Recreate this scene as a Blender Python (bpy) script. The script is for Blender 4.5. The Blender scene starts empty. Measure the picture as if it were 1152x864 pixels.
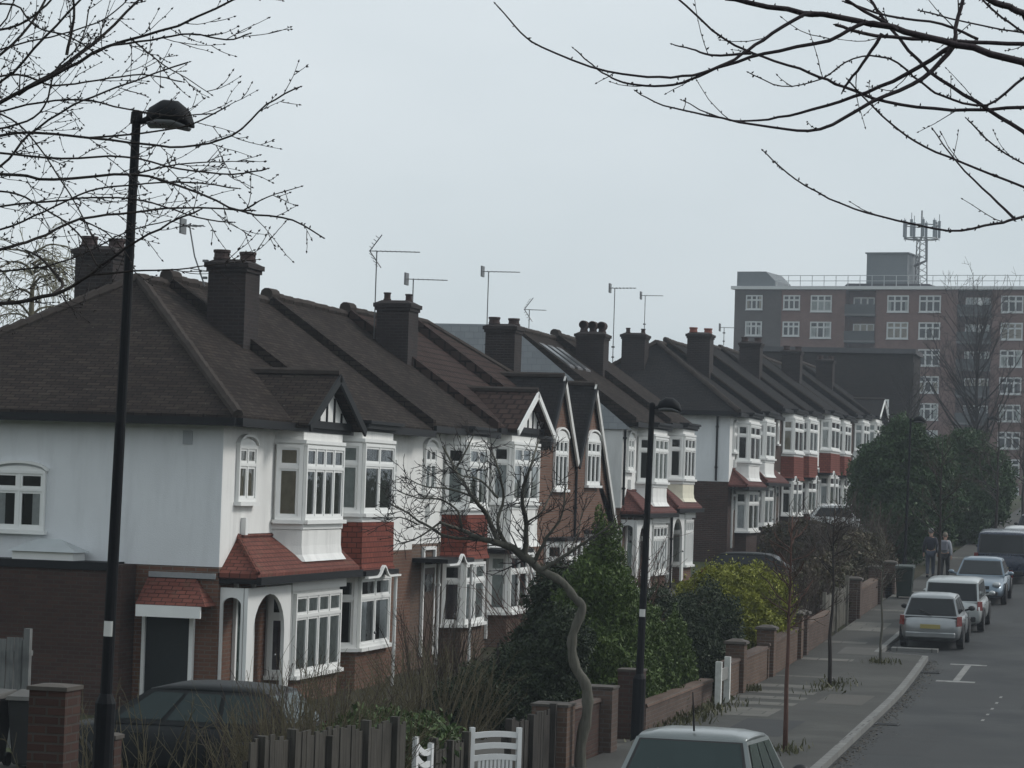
import bpy, bmesh, math, random
import numpy as np
from mathutils import Vector, Matrix

C = bpy.context.scene.collection
random.seed(7); RNG = np.random.default_rng(7)
R = math.radians
sc = bpy.context.scene

# ---------------------------------------------------------------- camera numbers (metres, real place)
CAM_H = 4.4
YAW, PITCH, ROLL = R(13.64), R(2.12), R(1.8)
FPX = 3050.0                                   # focal length in photo pixels (1152 wide)
_f = Vector((-math.sin(YAW)*math.cos(PITCH), math.cos(YAW)*math.cos(PITCH), math.sin(PITCH)))
_r0 = Vector((math.cos(YAW), math.sin(YAW), 0)); _u0 = _r0.cross(_f)
CAM_R = _r0*math.cos(ROLL) + _u0*math.sin(ROLL); CAM_U = _u0*math.cos(ROLL) - _r0*math.sin(ROLL); CAM_F = _f
CAM_P = Vector((0, 0, CAM_H))

def at(px, py, d):
    """a real point d metres ahead of the viewer"""
    return CAM_P + CAM_F*d + CAM_R*((px-576)/FPX*d) + CAM_U*((432-py)/FPX*d)

def ground(y):
    if y < 45: return 0.0014*(45-y)**2
    if y < 56: return 0.0
    if y < 66: return 0.00178*(y-56)**2
    if y < 175: return 0.178 + 0.0357*(y-66)
    if y < 215: return 0.178 + 0.0357*109 + 0.0357*(y-175) - 0.00044*(y-175)**2
    return 4.793
# ---------------------------------------------------------------- object helpers
def thing(name, label, cat, loc=(0, 0, 0), rz=0, group=None):
    o = bpy.data.objects.new(name, None); C.objects.link(o)
    o.empty_display_size = .2
    o.location = loc; o.rotation_euler = (0, 0, rz); o['label'] = label; o['category'] = cat
    if group: o['group'] = group
    return o
def tag(o, label, cat, group=None, kind=None):
    if label: o['label'] = label
    if cat: o['category'] = cat
    if group: o['group'] = group
    if kind: o['kind'] = kind
    return o
def copy_tree(o, parent=None):
    c = o.copy(); C.objects.link(c)
    if parent is not None: c.parent = parent
    for ch in list(o.children): copy_tree(ch, c)
    return c

class MB:
    def __init__(s, xf=None): s.v = []; s.f = []; s.m = []; s.mi = 0; s.xf = xf
    def add(s, vs, fs):
        b = len(s.v)
        s.v += [tuple(s.xf(*p)) for p in vs] if s.xf else [tuple(p) for p in vs]
        s.f += [tuple(i+b for i in f) for f in fs]; s.m += [s.mi]*len(fs)
    def box(s, x0, x1, y0, y1, z0, z1):
        s.add([(x0,y0,z0),(x1,y0,z0),(x1,y1,z0),(x0,y1,z0),(x0,y0,z1),(x1,y0,z1),(x1,y1,z1),(x0,y1,z1)],
              [(3,2,1,0),(4,5,6,7),(0,1,5,4),(1,2,6,5),(2,3,7,6),(3,0,4,7)])
    def prism(s, poly, lo, hi, ax='z'):
        g = {'z': lambda a,b,c:(a,b,c), 'y': lambda a,b,c:(a,c,b), 'x': lambda a,b,c:(c,a,b)}[ax]
        n = len(poly)
        s.add([g(a,b,lo) for a,b in poly]+[g(a,b,hi) for a,b in poly],
              [tuple(reversed(range(n))), tuple(range(n,2*n))]+[(i,(i+1)%n,n+(i+1)%n,n+i) for i in range(n)])
    def loft(s, rings, cap=True):
        n = len(rings[0]); vs = [p for r in rings for p in r]; fs = []
        for k in range(len(rings)-1):
            for i in range(n): fs.append((k*n+i, k*n+(i+1)%n, (k+1)*n+(i+1)%n, (k+1)*n+i))
        if cap: fs += [tuple(reversed(range(n))), tuple(range((len(rings)-1)*n, len(rings)*n))]
        s.add(vs, fs)
    def tube(s, pts, rad, n=6, cap=True):
        pts = [Vector(p) for p in pts]
        if not isinstance(rad, (list, tuple)): rad = [rad]*len(pts)
        rings = []; ref = None
        for i, p in enumerate(pts):
            d = (pts[min(i+1, len(pts)-1)]-pts[max(i-1, 0)])
            d = d.normalized() if d.length > 1e-9 else Vector((0,0,1))
            if ref is None: ref = Vector((0,0,1)) if abs(d.z) < .9 else Vector((1,0,0))
            a = d.cross(ref)
            if a.length < 1e-4: a = d.cross(Vector((0.3,1,0.2)))
            a.normalize(); b = a.cross(d); ref = b
            rings.append([p+(a*math.cos(2*math.pi*k/n)+b*math.sin(2*math.pi*k/n))*rad[i] for k in range(n)])
        s.loft(rings, cap)
    def bar(s, p, q, w, h, up=(0,0,1)):
        p, q = Vector(p), Vector(q); d = (q-p).normalized(); a = d.cross(Vector(up)).normalized()*(w/2); b = a.cross(d).normalized()*(h/2)
        s.loft([[p-a-b, p+a-b, p+a+b, p-a+b], [q-a-b, q+a-b, q+a+b, q-a+b]])
    def lathe(s, prof, c=(0,0,0), n=12, axis='z'):
        rings = []
        for r, z in prof:
            ring = []
            for k in range(n):
                t = 2*math.pi*k/n; x, y = r*math.cos(t), r*math.sin(t)
                ring.append((c[0]+x, c[1]+y, c[2]+z) if axis == 'z' else ((c[0]+x, c[1]+z, c[2]+y) if axis == 'y' else (c[0]+z, c[1]+x, c[2]+y)))
            rings.append(ring)
        s.loft(rings)
    def sphere(s, c, r, n=10, m=7, sq=(1,1,1)):
        prof = [(max(1e-3, r*math.sin(math.pi*i/(m-1)))*1.0, -r*math.cos(math.pi*i/(m-1))) for i in range(m)]
        b = len(s.v); s.lathe([(a, z) for a, z in prof], (0,0,0), n)
        for i in range(b, len(s.v)):
            p = s.v[i]; s.v[i] = (c[0]+p[0]*sq[0], c[1]+p[1]*sq[1], c[2]+p[2]*sq[2])
    def build(s, name, mats, parent=None, smooth=False, fix=True, uv=True, label=None, bevel=0):
        me = bpy.data.meshes.new(name); me.from_pydata(s.v, [], s.f)
        mats = mats if isinstance(mats, (list, tuple)) else [mats]
        for m in mats: me.materials.append(m)
        if len(mats) > 1: me.polygons.foreach_set('material_index', s.m)
        if fix:
            bm = bmesh.new(); bm.from_mesh(me); bmesh.ops.recalc_face_normals(bm, faces=bm.faces)
            if bevel: bmesh.ops.bevel(bm, geom=list(bm.edges), offset=bevel, segments=1, affect='EDGES', clamp_overlap=True)
            bm.to_mesh(me); bm.free()
        if uv:
            l = me.uv_layers.new(name='UVMap'); Z = Vector((0,0,1))
            for p in me.polygons:
                n = p.normal
                t = Z.cross(n)
                if t.length < .05: t = Vector((1,0,0)); b = Vector((0,1,0))
                else: t.normalize(); b = n.cross(t)
                for li in p.loop_indices:
                    co = me.vertices[me.loops[li].vertex_index].co
                    l.data[li].uv = (co.dot(t), co.dot(b))
        if smooth: me.polygons.foreach_set('use_smooth', [True]*len(me.polygons))
        me.update()
        o = bpy.data.objects.new(name, me); C.objects.link(o)
        if parent is not None: o.parent = parent
        if label: o['label'] = label
        return o

# ---------------------------------------------------------------- materials
MATS = {}
def nt(name):
    m = bpy.data.materials.new(name); m.use_nodes = True; t = m.node_tree
    return m, t, t.nodes['Principled BSDF']
def N(t, typ, **kw):
    n = t.nodes.new(typ)
    for k, v in kw.items():
        if k in n.inputs: n.inputs[k].default_value = v
        else: setattr(n, k, v)
    return n
def mix(t, fac, a, b, mode='MIX'):
    n = t.nodes.new('ShaderNodeMix'); n.data_type = 'RGBA'; n.blend_type = mode
    for i, x in ((0, fac), (6, a), (7, b)):
        if hasattr(x, 'is_output'): t.links.new(x, n.inputs[i])
        else: n.inputs[i].default_value = x if i == 0 else (*x, 1) if len(x) == 3 else x
    return n.outputs[2]
def ramp(t, src, a, b):
    r = t.nodes.new('ShaderNodeMapRange'); r.inputs[1].default_value = a; r.inputs[2].default_value = b
    t.links.new(src, r.inputs[0]); return r.outputs[0]
def noise(t, vec, scale, detail=4, rough=.6):
    n = N(t, 'ShaderNodeTexNoise', Scale=scale, Detail=detail, Roughness=rough)
    if vec is not None: t.links.new(vec, n.inputs['Vector'])
    return n.outputs[0]
def coords(t, kind='Object'):
    return t.nodes.new('ShaderNodeTexCoord').outputs[kind]
def stretch(t, vec, s):
    m = N(t, 'ShaderNodeMapping', Scale=s); t.links.new(vec, m.inputs[0]); return m.outputs[0]
def bump(t, p, h, dist, strength=1):
    b = N(t, 'ShaderNodeBump', Strength=strength, Distance=dist); t.links.new(h, b.inputs['Height']); t.links.new(b.outputs[0], p.inputs['Normal'])

def m_plain(name, col, rough=.7, var=.15, scale=3, metal=0, spec=.4, coat=0):
    if name in MATS: return MATS[name]
    m, t, p = nt(name)
    n = noise(t, coords(t), scale)
    c = mix(t, n, tuple(x*(1-var) for x in col), tuple(min(1, x*(1+var)) for x in col))
    t.links.new(c, p.inputs['Base Color']); p.inputs['Roughness'].default_value = rough; p.inputs['Metallic'].default_value = metal
    p.inputs['Specular IOR Level'].default_value = spec; p.inputs['Coat Weight'].default_value = coat
    MATS[name] = m; return m
def m_render(name, col, dirt=.3):
    m, t, p = nt(name); co = coords(t)
    n1 = noise(t, co, .7, 5); n2 = noise(t, stretch(t, co, (2.2, 2.2, .35)), 1.4, 5, .65); n3 = noise(t, co, 60, 2)
    c = mix(t, ramp(t, n2, .47, .75), col, tuple(x*(1-dirt) for x in col))
    c = mix(t, ramp(t, n1, .4, .7), c, tuple(x*(1-dirt*.45) for x in col))
    t.links.new(c, p.inputs['Base Color']); p.inputs['Roughness'].default_value = .85; p.inputs['Specular IOR Level'].default_value = .25
    bump(t, p, n3, .006); MATS[name] = m; return m
def m_brick(name, c1, c2, mortar, bw=.225, rh=.075, ms=.01, soot=.4, bd=.006, moss=None, rough=.85, offs=.5, spec=.2):
    m, t, p = nt(name); uv = coords(t, 'UV'); ob = coords(t)
    b = N(t, 'ShaderNodeTexBrick', Scale=1.0); b.offset = offs
    b.inputs['Brick Width'].default_value = bw; b.inputs['Row Height'].default_value = rh; b.inputs['Mortar Size'].default_value = ms
    b.inputs['Color1'].default_value = (*c1, 1); b.inputs['Color2'].default_value = (*c2, 1); b.inputs['Mortar'].default_value = (*mortar, 1)
    b.inputs['Mortar Smooth'].default_value = .2; b.inputs['Bias'].default_value = -.1
    t.links.new(uv, b.inputs['Vector'])
    n1 = noise(t, ob, .55, 6, .65); n2 = noise(t, ob, 7, 4)
    dark = tuple(x*(1-soot) for x in c1)
    c = mix(t, ramp(t, n1, .42, .72), b.outputs[0], mix(t, .65, b.outputs[0], dark))
    c = mix(t, ramp(t, n2, .35, .75), c, mix(t, .3, c, c1))
    if moss:
        n3 = noise(t, ob, 2.6, 7, .75); n4 = noise(t, ob, 16, 3, .7)
        c = mix(t, ramp(t, n3, .56, .74), c, moss)
        c = mix(t, ramp(t, n4, .68, .74), c, (.13, .128, .12))
    t.links.new(c, p.inputs['Base Color']); p.inputs['Roughness'].default_value = rough; p.inputs['Specular IOR Level'].default_value = spec
    bump(t, p, b.outputs['Fac'], -bd); MATS[name] = m; return m
def m_glass(name, tint=(.02,.025,.03), clear=.92):
    m, t, p = nt(name); out = t.nodes['Material Output']
    tr = N(t, 'ShaderNodeBsdfTransparent'); tr.inputs[0].default_value = (clear, clear*1.01, clear, 1)
    gl = N(t, 'ShaderNodeBsdfGlossy'); gl.inputs['Color'].default_value = (.85,.88,.9,1); gl.inputs['Roughness'].default_value = .04
    fr = N(t, 'ShaderNodeFresnel', IOR=1.6)
    wob = noise(t, coords(t), 2.5, 2); b = N(t, 'ShaderNodeBump', Strength=.25, Distance=.02); t.links.new(wob, b.inputs['Height'])
    t.links.new(b.outputs[0], gl.inputs['Normal']); t.links.new(b.outputs[0], fr.inputs['Normal'])
    mx = N(t, 'ShaderNodeMixShader'); t.links.new(fr.outputs[0], mx.inputs[0]); t.links.new(tr.outputs[0], mx.inputs[1]); t.links.new(gl.outputs[0], mx.inputs[2])
    t.links.new(mx.outputs[0], out.inputs[0]); MATS[name] = m; return m
def m_leaf(name, a, b, c=None):
    m, t, p = nt(name); g = N(t, 'ShaderNodeNewGeometry')
    n = noise(t, coords(t), 1.7, 3)
    col = mix(t, g.outputs['Random Per Island'], a, b)
    if c: col = mix(t, ramp(t, n, .45, .65), col, c)
    t.links.new(col, p.inputs['Base Color']); p.inputs['Roughness'].default_value = .6; p.inputs['Specular IOR Level'].default_value = .25
    MATS[name] = m; return m
def m_wood(name, a, b):
    m, t, p = nt(name); co = coords(t)
    n = noise(t, stretch(t, co, (9, 9, .6)), 3, 5, .7); n2 = noise(t, co, 1.3, 3)
    c = mix(t, ramp(t, n, .35, .68), a, b); c = mix(t, ramp(t, n2, .5, .75), c, tuple(x*.55 for x in a))
    t.links.new(c, p.inputs['Base Color']); p.inputs['Roughness'].default_value = .85; p.inputs['Specular IOR Level'].default_value = .2
    bump(t, p, n, .006); MATS[name] = m; return m
def m_paint(name, col, metal=.4, rough=.3):
    m, t, p = nt(name); n = noise(t, coords(t), 5, 4)
    c = mix(t, n, tuple(x*.88 for x in col), tuple(min(1, x*1.08) for x in col))
    t.links.new(c, p.inputs['Base Color']); p.inputs['Metallic'].default_value = metal
    r = N(t, 'ShaderNodeMapRange'); r.inputs[3].default_value = rough*.8; r.inputs[4].default_value = rough*1.4; t.links.new(n, r.inputs[0]); t.links.new(r.outputs[0], p.inputs['Roughness'])
    p.inputs['Coat Weight'].default_value = .5; p.inputs['Coat Roughness'].default_value = .12
    MATS[name] = m; return m

WHITE = m_render('white_render', (.80, .80, .78), .24)
WHITE_SHADED = m_render('white_render_shaded', (.73, .75, .77), .16)  # same white render, cooled and dimmed to paint in the side walls' shade
CREAM = m_render('cream_render', (.72, .69, .56), .15)
GREYSLATE = m_brick('grey_slate_hanging', (.30,.32,.34), (.35,.37,.39), (.24,.25,.26), .3, .2, .008, .25, .004)
FRAME = m_plain('white_paint', (.78,.785,.77), .45, .06, 2)
BLACK = m_plain('black_paint', (.010,.011,.013), .6, .2, spec=.2)
GUTTER = m_plain('gutter_black', (.009,.010,.012), .6, .2, spec=.2)
BRICK_D = m_brick('dark_brown_brick', (.052,.029,.024), (.078,.042,.033), (.062,.056,.05), soot=.5)
BRICK_R = m_brick('red_stock_brick', (.13,.066,.046), (.18,.09,.06), (.16,.145,.125), soot=.45)
BRICK_O = m_brick('orange_stock_brick', (.105,.067,.050), (.15,.094,.069), (.135,.122,.108), soot=.5)
BRICK_P = m_brick('garden_wall_brick', (.088,.060,.050), (.125,.084,.067), (.12,.11,.10), soot=.45)
BRICK_K = m_brick('sooty_chimney_brick', (.028,.022,.022), (.042,.031,.029), (.046,.043,.042), soot=.5)
ROOF_A = m_brick('brown_roof_tiles', (.027,.022,.020), (.054,.043,.037), (.010,.009,.009), .27, .115, .012, .4, .02, moss=(.046,.041,.032), rough=1, spec=.06)
ROOF_B = m_brick('dark_roof_tiles', (.022,.021,.022), (.033,.031,.031), (.009,.008,.008), .27, .115, .012, .4, .02, moss=(.038,.035,.029), rough=1, spec=.06)
ROOF_C = m_brick('reddish_pantiles', (.046,.031,.028), (.062,.041,.035), (.014,.012,.011), .3, .3, .03, .45, .05, moss=(.042,.036,.031), rough=1, spec=.06)
TILE_R = m_brick('red_hung_tiles', (.165,.043,.030), (.215,.060,.040), (.055,.02,.016), .2, .11, .010, .35, .015)
TILE_P = m_brick('red_porch_tiles', (.135,.046,.035), (.19,.068,.05), (.045,.02,.017), .2, .11, .010, .4, .015, moss=(.12,.075,.05))
TILE_M = m_brick('maroon_porch_tiles', (.11,.045,.04), (.15,.06,.052), (.04,.02,.02), .2, .11, .010, .4, .015)
RIDGE = m_plain('ridge_tile_clay', (.050,.042,.038), .95, .45, 4, spec=.1)
LEAD = m_plain('lead_flashing', (.26,.27,.28), .6, .3, 6)
GLASS = m_glass('window_glass')
ROOM = m_plain('room_shade', (.022,.023,.024), .9, .3, 1)
CURT = m_plain('net_curtain', (.46,.49,.48), .9, .3, 7)
CURT3 = m_plain('beige_curtain', (.36,.31,.24), .9, .3, 7)
CURT4 = m_plain('dark_curtain', (.12,.10,.11), .9, .4, 7)
BLIND = m_plain('white_blind', (.70,.70,.68), .8, .08, 7)
CURT2 = m_plain('lace_curtain', (.60,.62,.63), .9, .25, 9)
POT = m_plain('clay_pot', (.055,.038,.036), .85, .35, 6, spec=.2)
POT_R = m_plain('bright_clay_pot', (.22,.075,.055), .8, .25, 6)
ALU = m_plain('aerial_metal', (.16,.165,.17), .4, .2, 5, metal=.6)
ASPHALT = None
# ================================================================= windows
XF = -16.8                       # building line of the terrace
ZU = Vector((0, 0, 1))
def seg_arc(w, h0, rise, n=10):
    """upper outline of a segmental arch of width w starting at height h0"""
    return [(w*(1-i/n), h0+rise*max(0,1-(2*i/n-1)**2)**.6) for i in range(n+1)]
def window(par, O, u, n, W, H, cols=2, tr=.32, fr=.06, arch=0, curtain=.7, sill=True, rng=None, mat=None, cmat=None, name='window', sash=.045, tcols=None):
    O, u, n = Vector(O), Vector(u).normalized(), Vector(n).normalized()
    rng = rng or random
    xf = lambda a, d, z: tuple(O + u*a + n*d + ZU*z)
    f = MB(xf)
    d0, d1 = .004, .075
    f.box(0, fr, d0, d1, 0, H); f.box(W-fr, W, d0, d1, 0, H); f.box(fr, W-fr, d0, d1, 0, fr*1.1); f.box(fr, W-fr, d0, d1, H-fr, H)
    zt = H*(1-tr) if tr else H-fr
    if tr: f.box(fr, W-fr, d0, d1-.004, zt-fr*.5, zt+fr*.5)
    def lights(nc, z0, z1):
        for i in range(nc):
            a0 = fr+(W-2*fr)*i/nc; a1 = fr+(W-2*fr)*(i+1)/nc
            if i: f.box(a0-fr*.5, a0+fr*.5, d0, d1-.008, z0, z1)
            b0 = a0+(fr*.5 if i else 0); b1 = a1-(fr*.5 if i < nc-1 else 0)
            if sash:
                e = .052
                f.box(b0, b0+sash, d0, e, z0, z1); f.box(b1-sash, b1, d0, e, z0, z1)
                f.box(b0+sash, b1-sash, d0, e, z0, z0+sash); f.box(b0+sash, b1-sash, d0, e, z1-sash, z1)
    lights(cols, fr*1.1, zt-(fr*.5 if tr else 0))
    if tr: lights(tcols or cols, zt+fr*.5, H-fr)
    if arch:
        out = [(W, H), ] + seg_arc(W, H, arch)[1:-1] + [(0, H)]
        f.prism([(a, z+.001) for a, z in out], d0, d1-.02, 'y')
        head = [(a, z) for a, z in seg_arc(W+.08, H, arch+.05)]
        for (a, z), (a2, z2) in zip(head, head[1:]): f.add([(a-.04, .004, z), (a2-.04, .004, z2), (a2-.04, .10, z2), (a-.04, .10, z), (a-.04, .004, z+.05), (a2-.04, .004, z2+.05), (a2-.04, .10, z2+.05), (a-.04, .10, z+.05)], [(0,1,2,3),(4,5,6,7),(0,1,5,4),(2,3,7,6),(1,2,6,5),(3,0,4,7)])
    w = f.build(name, mat or FRAME, par)
    r = MB(xf); r.box(.02, W-.02, .001, .006, .02, H-.02); r.build('room_shade_sheet', ROOM, w)  # flat dark sheet painted as the unlit room behind the glass
    if curtain:
        c = MB(xf); k = rng.random()
        if k < curtain:
            e = .35+.25*rng.random()
            for a0, a1 in ((.04, W*.5*e), (W-W*.5*e, W-.04)) if rng.random() < .45 else ((.04, W-.04),):
                ns = max(4, int((a1-a0)/.05)); z0 = .05; z1 = H-.06 if rng.random() < .6 else zt
                pts = [(a0+(a1-a0)*i/ns, .010+.010*(.5+.5*math.sin(i*1.9+k*9))) for i in range(ns+1)]
                for (p, q), (p2, q2) in zip(pts, pts[1:]): c.add([(p, q, z0), (p2, q2, z0), (p2, q2, z1), (p, q, z1)], [(0,1,2,3)])
            c.build('curtain', cmat or rng.choice((CURT, CURT, CURT2, CURT2, CURT3, CURT4, BLIND)), w, fix=False)
    g = MB(xf); g.add([(.02, .032, .02), (W-.02, .032, .02), (W-.02, .032, H-.02), (.02, .032, H-.02)], [(0,1,2,3)])
    g.build('pane', GLASS, w, fix=False)
    if sill:
        s = MB(xf); s.box(-.05, W+.05, .004, .14, -.075, -.002); s.build('sill', mat or FRAME, w)
    return w

def plan_bay(a0, a1, p, s, e=0):
    return [(-.05, a0-e), (p*1.0+e, a0+s-e*.6), (p+e, a1-s+e*.6), (-.05, a1+e)]
def bay_windows(par, a0, a1, p, s, z0, z1, cols, rng, mat=None, curtain=.75, tr=.3, side=1, tcols=None):
    P = [(0, a0), (p, a0+s), (p, a1-s), (0, a1)]
    for k, nc in ((0, side), (1, cols), (2, side)):
        (x0, y0), (x1, y1) = P[k], P[k+1]
        u = Vector((x1-x0, y1-y0, 0)); L = u.length; u.normalize(); nn = Vector((u.y, -u.x, 0))
        g = .035
        window(par, (x0+u.x*g, y0+u.y*g, z0), u, nn, L-2*g, z1-z0, nc, tr, .065, curtain=.95 if k != 1 else curtain, rng=rng, mat=mat, sill=True, tcols=tcols if k == 1 else None)

def pots(kind, ch, cx, cy, z, w, ly, n):
    for i in range(n):
        y = cy + (0 if n == 1 else (i/(n-1)-.5)*(ly-.42)); x = cx + (0 if n == 1 else (i/(n-1)-.5)*(w-.42))
        m = MB()
        if kind == 'hood':
            m.lathe([(.14,0),(.15,.02),(.13,.06),(.12,.16)], (x, y, z), 12)
            m.lathe([(.145,-.2), (.15,.2), (.11,.2), (.105,-.2)], (x, y, z+.24), 14, 'y')
        elif kind == 'small':
            m.lathe([(.10,0),(.105,.04),(.085,.06),(.085,.17),(.10,.18),(.10,.21),(.06,.21)], (x, y, z), 12)
        else:
            m.lathe([(.17,0),(.18,.04),(.165,.06),(.16,.14),(.18,.16),(.18,.21),(.12,.21),(.11,.1)], (x, y, z), 14)
        m.build('pot', {'red': POT_R}.get(kind, POT), ch, smooth=False)

def stack(root, x, y, zb, zt, wx=.8, ly=.9, npots=2, kind='plain', tops=.12):
    m = MB(); m.box(x-wx/2, x+wx/2, y-ly/2, y+ly/2, zb, zt-.26)
    m.box(x-wx/2-.035, x+wx/2+.035, y-ly/2-.035, y+ly/2+.035, zt-.26, zt-.18)
    m.box(x-wx/2-.075, x+wx/2+.075, y-ly/2-.075, y+ly/2+.075, zt-.18, zt-.08)
    m.loft([[(x-wx/2-.05, y-ly/2-.05, zt-.08), (x+wx/2+.05, y-ly/2-.05, zt-.08), (x+wx/2+.05, y+ly/2+.05, zt-.08), (x-wx/2-.05, y+ly/2+.05, zt-.08)],
            [(x-wx/2+.1, y-ly/2+.1, zt), (x+wx/2-.1, y-ly/2+.1, zt), (x+wx/2-.1, y+ly/2-.1, zt), (x-wx/2+.1, y+ly/2-.1, zt)]])
    c = m.build('chimney', BRICK_K, root)
    pots(kind, c, x, y, zt-.01, wx, ly, npots)
    return c

HE, RX, RISE, OV = 5.5, -3.7, 2.86, .4      # eaves, ridge position, rise, overhang
SL = RISE/(OV-RX)
def roof_z(x): return HE+(OV-x)*SL if x > RX else HE+(x-(2*RX-OV))*SL

def main_roof(root, w, hip_lo, hip_hi, mat, bump_lo=True, lo_ext=.0):
    m = MB(); xb = 2*RX-OV; zr = HE+RISE; t = .12
    ylo = -.4 if hip_lo else -lo_ext; yhi = w+.4 if hip_hi else w
    E = [(OV, ylo, HE), (OV, yhi, HE), (xb, yhi, HE), (xb, ylo, HE)]
    r0 = (RX, hip_lo if hip_lo else ylo, zr); r1 = (RX, w-hip_hi if hip_hi else yhi, zr)
    vs = E + [r0, r1] + [(x, y, z-t) for x, y, z in E]
    m.add(vs, [(0,1,5,4), (2,3,4,5), (1,2,5), (3,0,4), (9,8,7,6), (0,6,7,1), (1,7,8,2), (2,8,9,3), (3,9,6,0)])
    rf = m.build('roof', mat, root)
    rt = MB()
    def caps(p, q, r=.10):
        p, q = Vector(p), Vector(q); L = (q-p).length; n = max(2, int(L/.34))
        for i in range(n):
            a = p.lerp(q, i/n); b = p.lerp(q, (i+.94)/n)
            j = random.uniform(-.012, .012); rt.tube([a+ZU*(.012+j), b+ZU*(.03+j)], [r, r*1.08], 7)
    caps(r0, r1)
    if hip_lo: caps(E[0], r0); caps(E[3], r0)
    if hip_hi: caps(E[1], r1); caps(E[2], r1)
    rt.build('ridge_tiles', RIDGE, rf)
    if not hip_lo and bump_lo:      # raised verge where this roof steps up from the one below it
        v = MB(); v.loft([[(x, -.10, z+.10) for x, z in ()]] if 0 else [
            [(OV+.03, -.06, HE-.16), (OV+.03, .17, HE-.16), (OV+.03, .17, HE+.09), (OV+.03, -.06, HE+.09)],
            [(RX, -.06, zr-.2), (RX, .17, zr-.2), (RX, .17, zr+.11), (RX, -.06, zr+.11)]])
        if mat is ROOF_B:
            v = MB(); v.tube([(OV+.02, .03, HE+.03), (RX, .03, zr+.03)], .06, 6)
        v.build('verge', RIDGE if mat is ROOF_B else mat, rf)
        v2 = MB(); k_ = .55 if mat is ROOF_B else 1; v2.tube([(RX+.02, -.12, zr+.05), (RX+.02, .5, zr+.08)], [.15*k_, .13*k_], 10); v2.build('end_cap', RIDGE, rf)
    g = MB(); g.box(OV-.02, OV+.10, ylo, yhi, HE-.20, HE-.05); g.box(.012, OV-.03, ylo+.02, yhi-.02, HE-.19, HE-.13)
    if hip_lo:
        g.box(xb, OV-.022, -.50, -.38, HE-.20, HE-.05); g.box(xb, OV-.03, -.37, -.012, HE-.189, HE-.131)
    if hip_hi: g.box(xb, OV-.022, w+.38, w+.50, HE-.20, HE-.05)
    g.build('gutter', GUTTER, root)
    return rf

def gablet(root, ya, half, zf, za, p, mat, barge, face, timbers=True, xback=-2.2, over=.26, z_face0=None, bw=.16):
    """a small gable over a bay: two roof slopes, boards on the verge, a boarded face"""
    m = MB(); t = .09; xo = p+over
    for sgn in (-1, 1):
        y0 = ya+sgn*half
        m.loft([[(xo, ya, za), (xo, y0, zf), (xo, y0, zf-t), (xo, ya, za-t)], [(xback, ya, za), (xback, y0, zf), (xback, y0, zf-t), (xback, ya, za-t)]])
    rf = m.build('gable_roof', mat, root)
    r = MB(); r.tube([(xo+.02, ya, za+.03), (xback, ya, za+.03)], .085, 7); r.build('ridge_tiles', RIDGE, rf)
    f = MB(); zz = zf-.06 if z_face0 is None else z_face0
    hh = half*.88
    f.prism([(ya-hh, zz), (ya+hh, zz), (ya, za-.12-.02)], -.6, p+.02, 'x')
    gw = f.build('gable', face, root)
    b = MB()
    for sgn in (-1, 1):
        b.bar((xo+.015, ya, za-.06), (xo+.015, ya+sgn*(half+.06), zf-.10), .05, bw, (1,0,0)) if 0 else None
        q = Vector((0, sgn*half, zf-za)).normalized(); nrm = Vector((0, -q.z, q.y))*(1 if sgn > 0 else -1)
        A = Vector((xo, ya, za)); B = Vector((xo, ya+sgn*half, zf))+q*.07
        dn = nrm if nrm.z < 0 else -nrm
        ring = lambda P: [P+Vector((.002,0,0)), P+Vector((.05,0,0)), P+Vector((.05,0,0))+dn*bw, P+Vector((.002,0,0))+dn*bw]
        b.loft([ring(A), ring(B)])
    b.build('bargeboard', barge, root)
    if timbers:
        k = MB(); k.box(p+.022, p+.06, ya-hh, ya+hh, zz-.02, zz+.13)
        for i in (-2, -1, 0, 1, 2):
            y = ya+i*hh*.30; zt = za-.14-abs(y-ya)/hh*(za-zz-.14)-.05
            if zt > zz+.2: k.box(p+.022, p+.05, y-.03, y+.03, zz+.13, zt)
        k.build('gable_timbers', BLACK, gw)
    return rf

def arch_panel(m, W, H, r_w, spring, t, xf):
    """a panel W x H with a round headed opening of width r_w, springing at height spring"""
    c = W/2; o = [(c+r_w/2*math.cos(math.pi*i/12), spring+r_w/2*.8*math.sin(math.pi*i/12)) for i in range(13)]
    m.xf = xf
    m.prism([(0, 0), (c-r_w/2, 0), (c-r_w/2, spring), (0, spring)], 0, t, 'y'); m.prism([(c+r_w/2, 0), (W, 0), (W, spring), (c+r_w/2, spring)], 0, t, 'y')
    pr = [(W, spring), (W, H)]; pl = [(0, H), (0, spring)]
    m.prism([(W, spring), (W, H), (c, H)] + [o[i] for i in range(6, -1, -1)], 0, t, 'y')
    m.prism([(c, H), (0, H), (0, spring)] + [o[i] for i in range(12, 5, -1)], 0, t, 'y')

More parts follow.
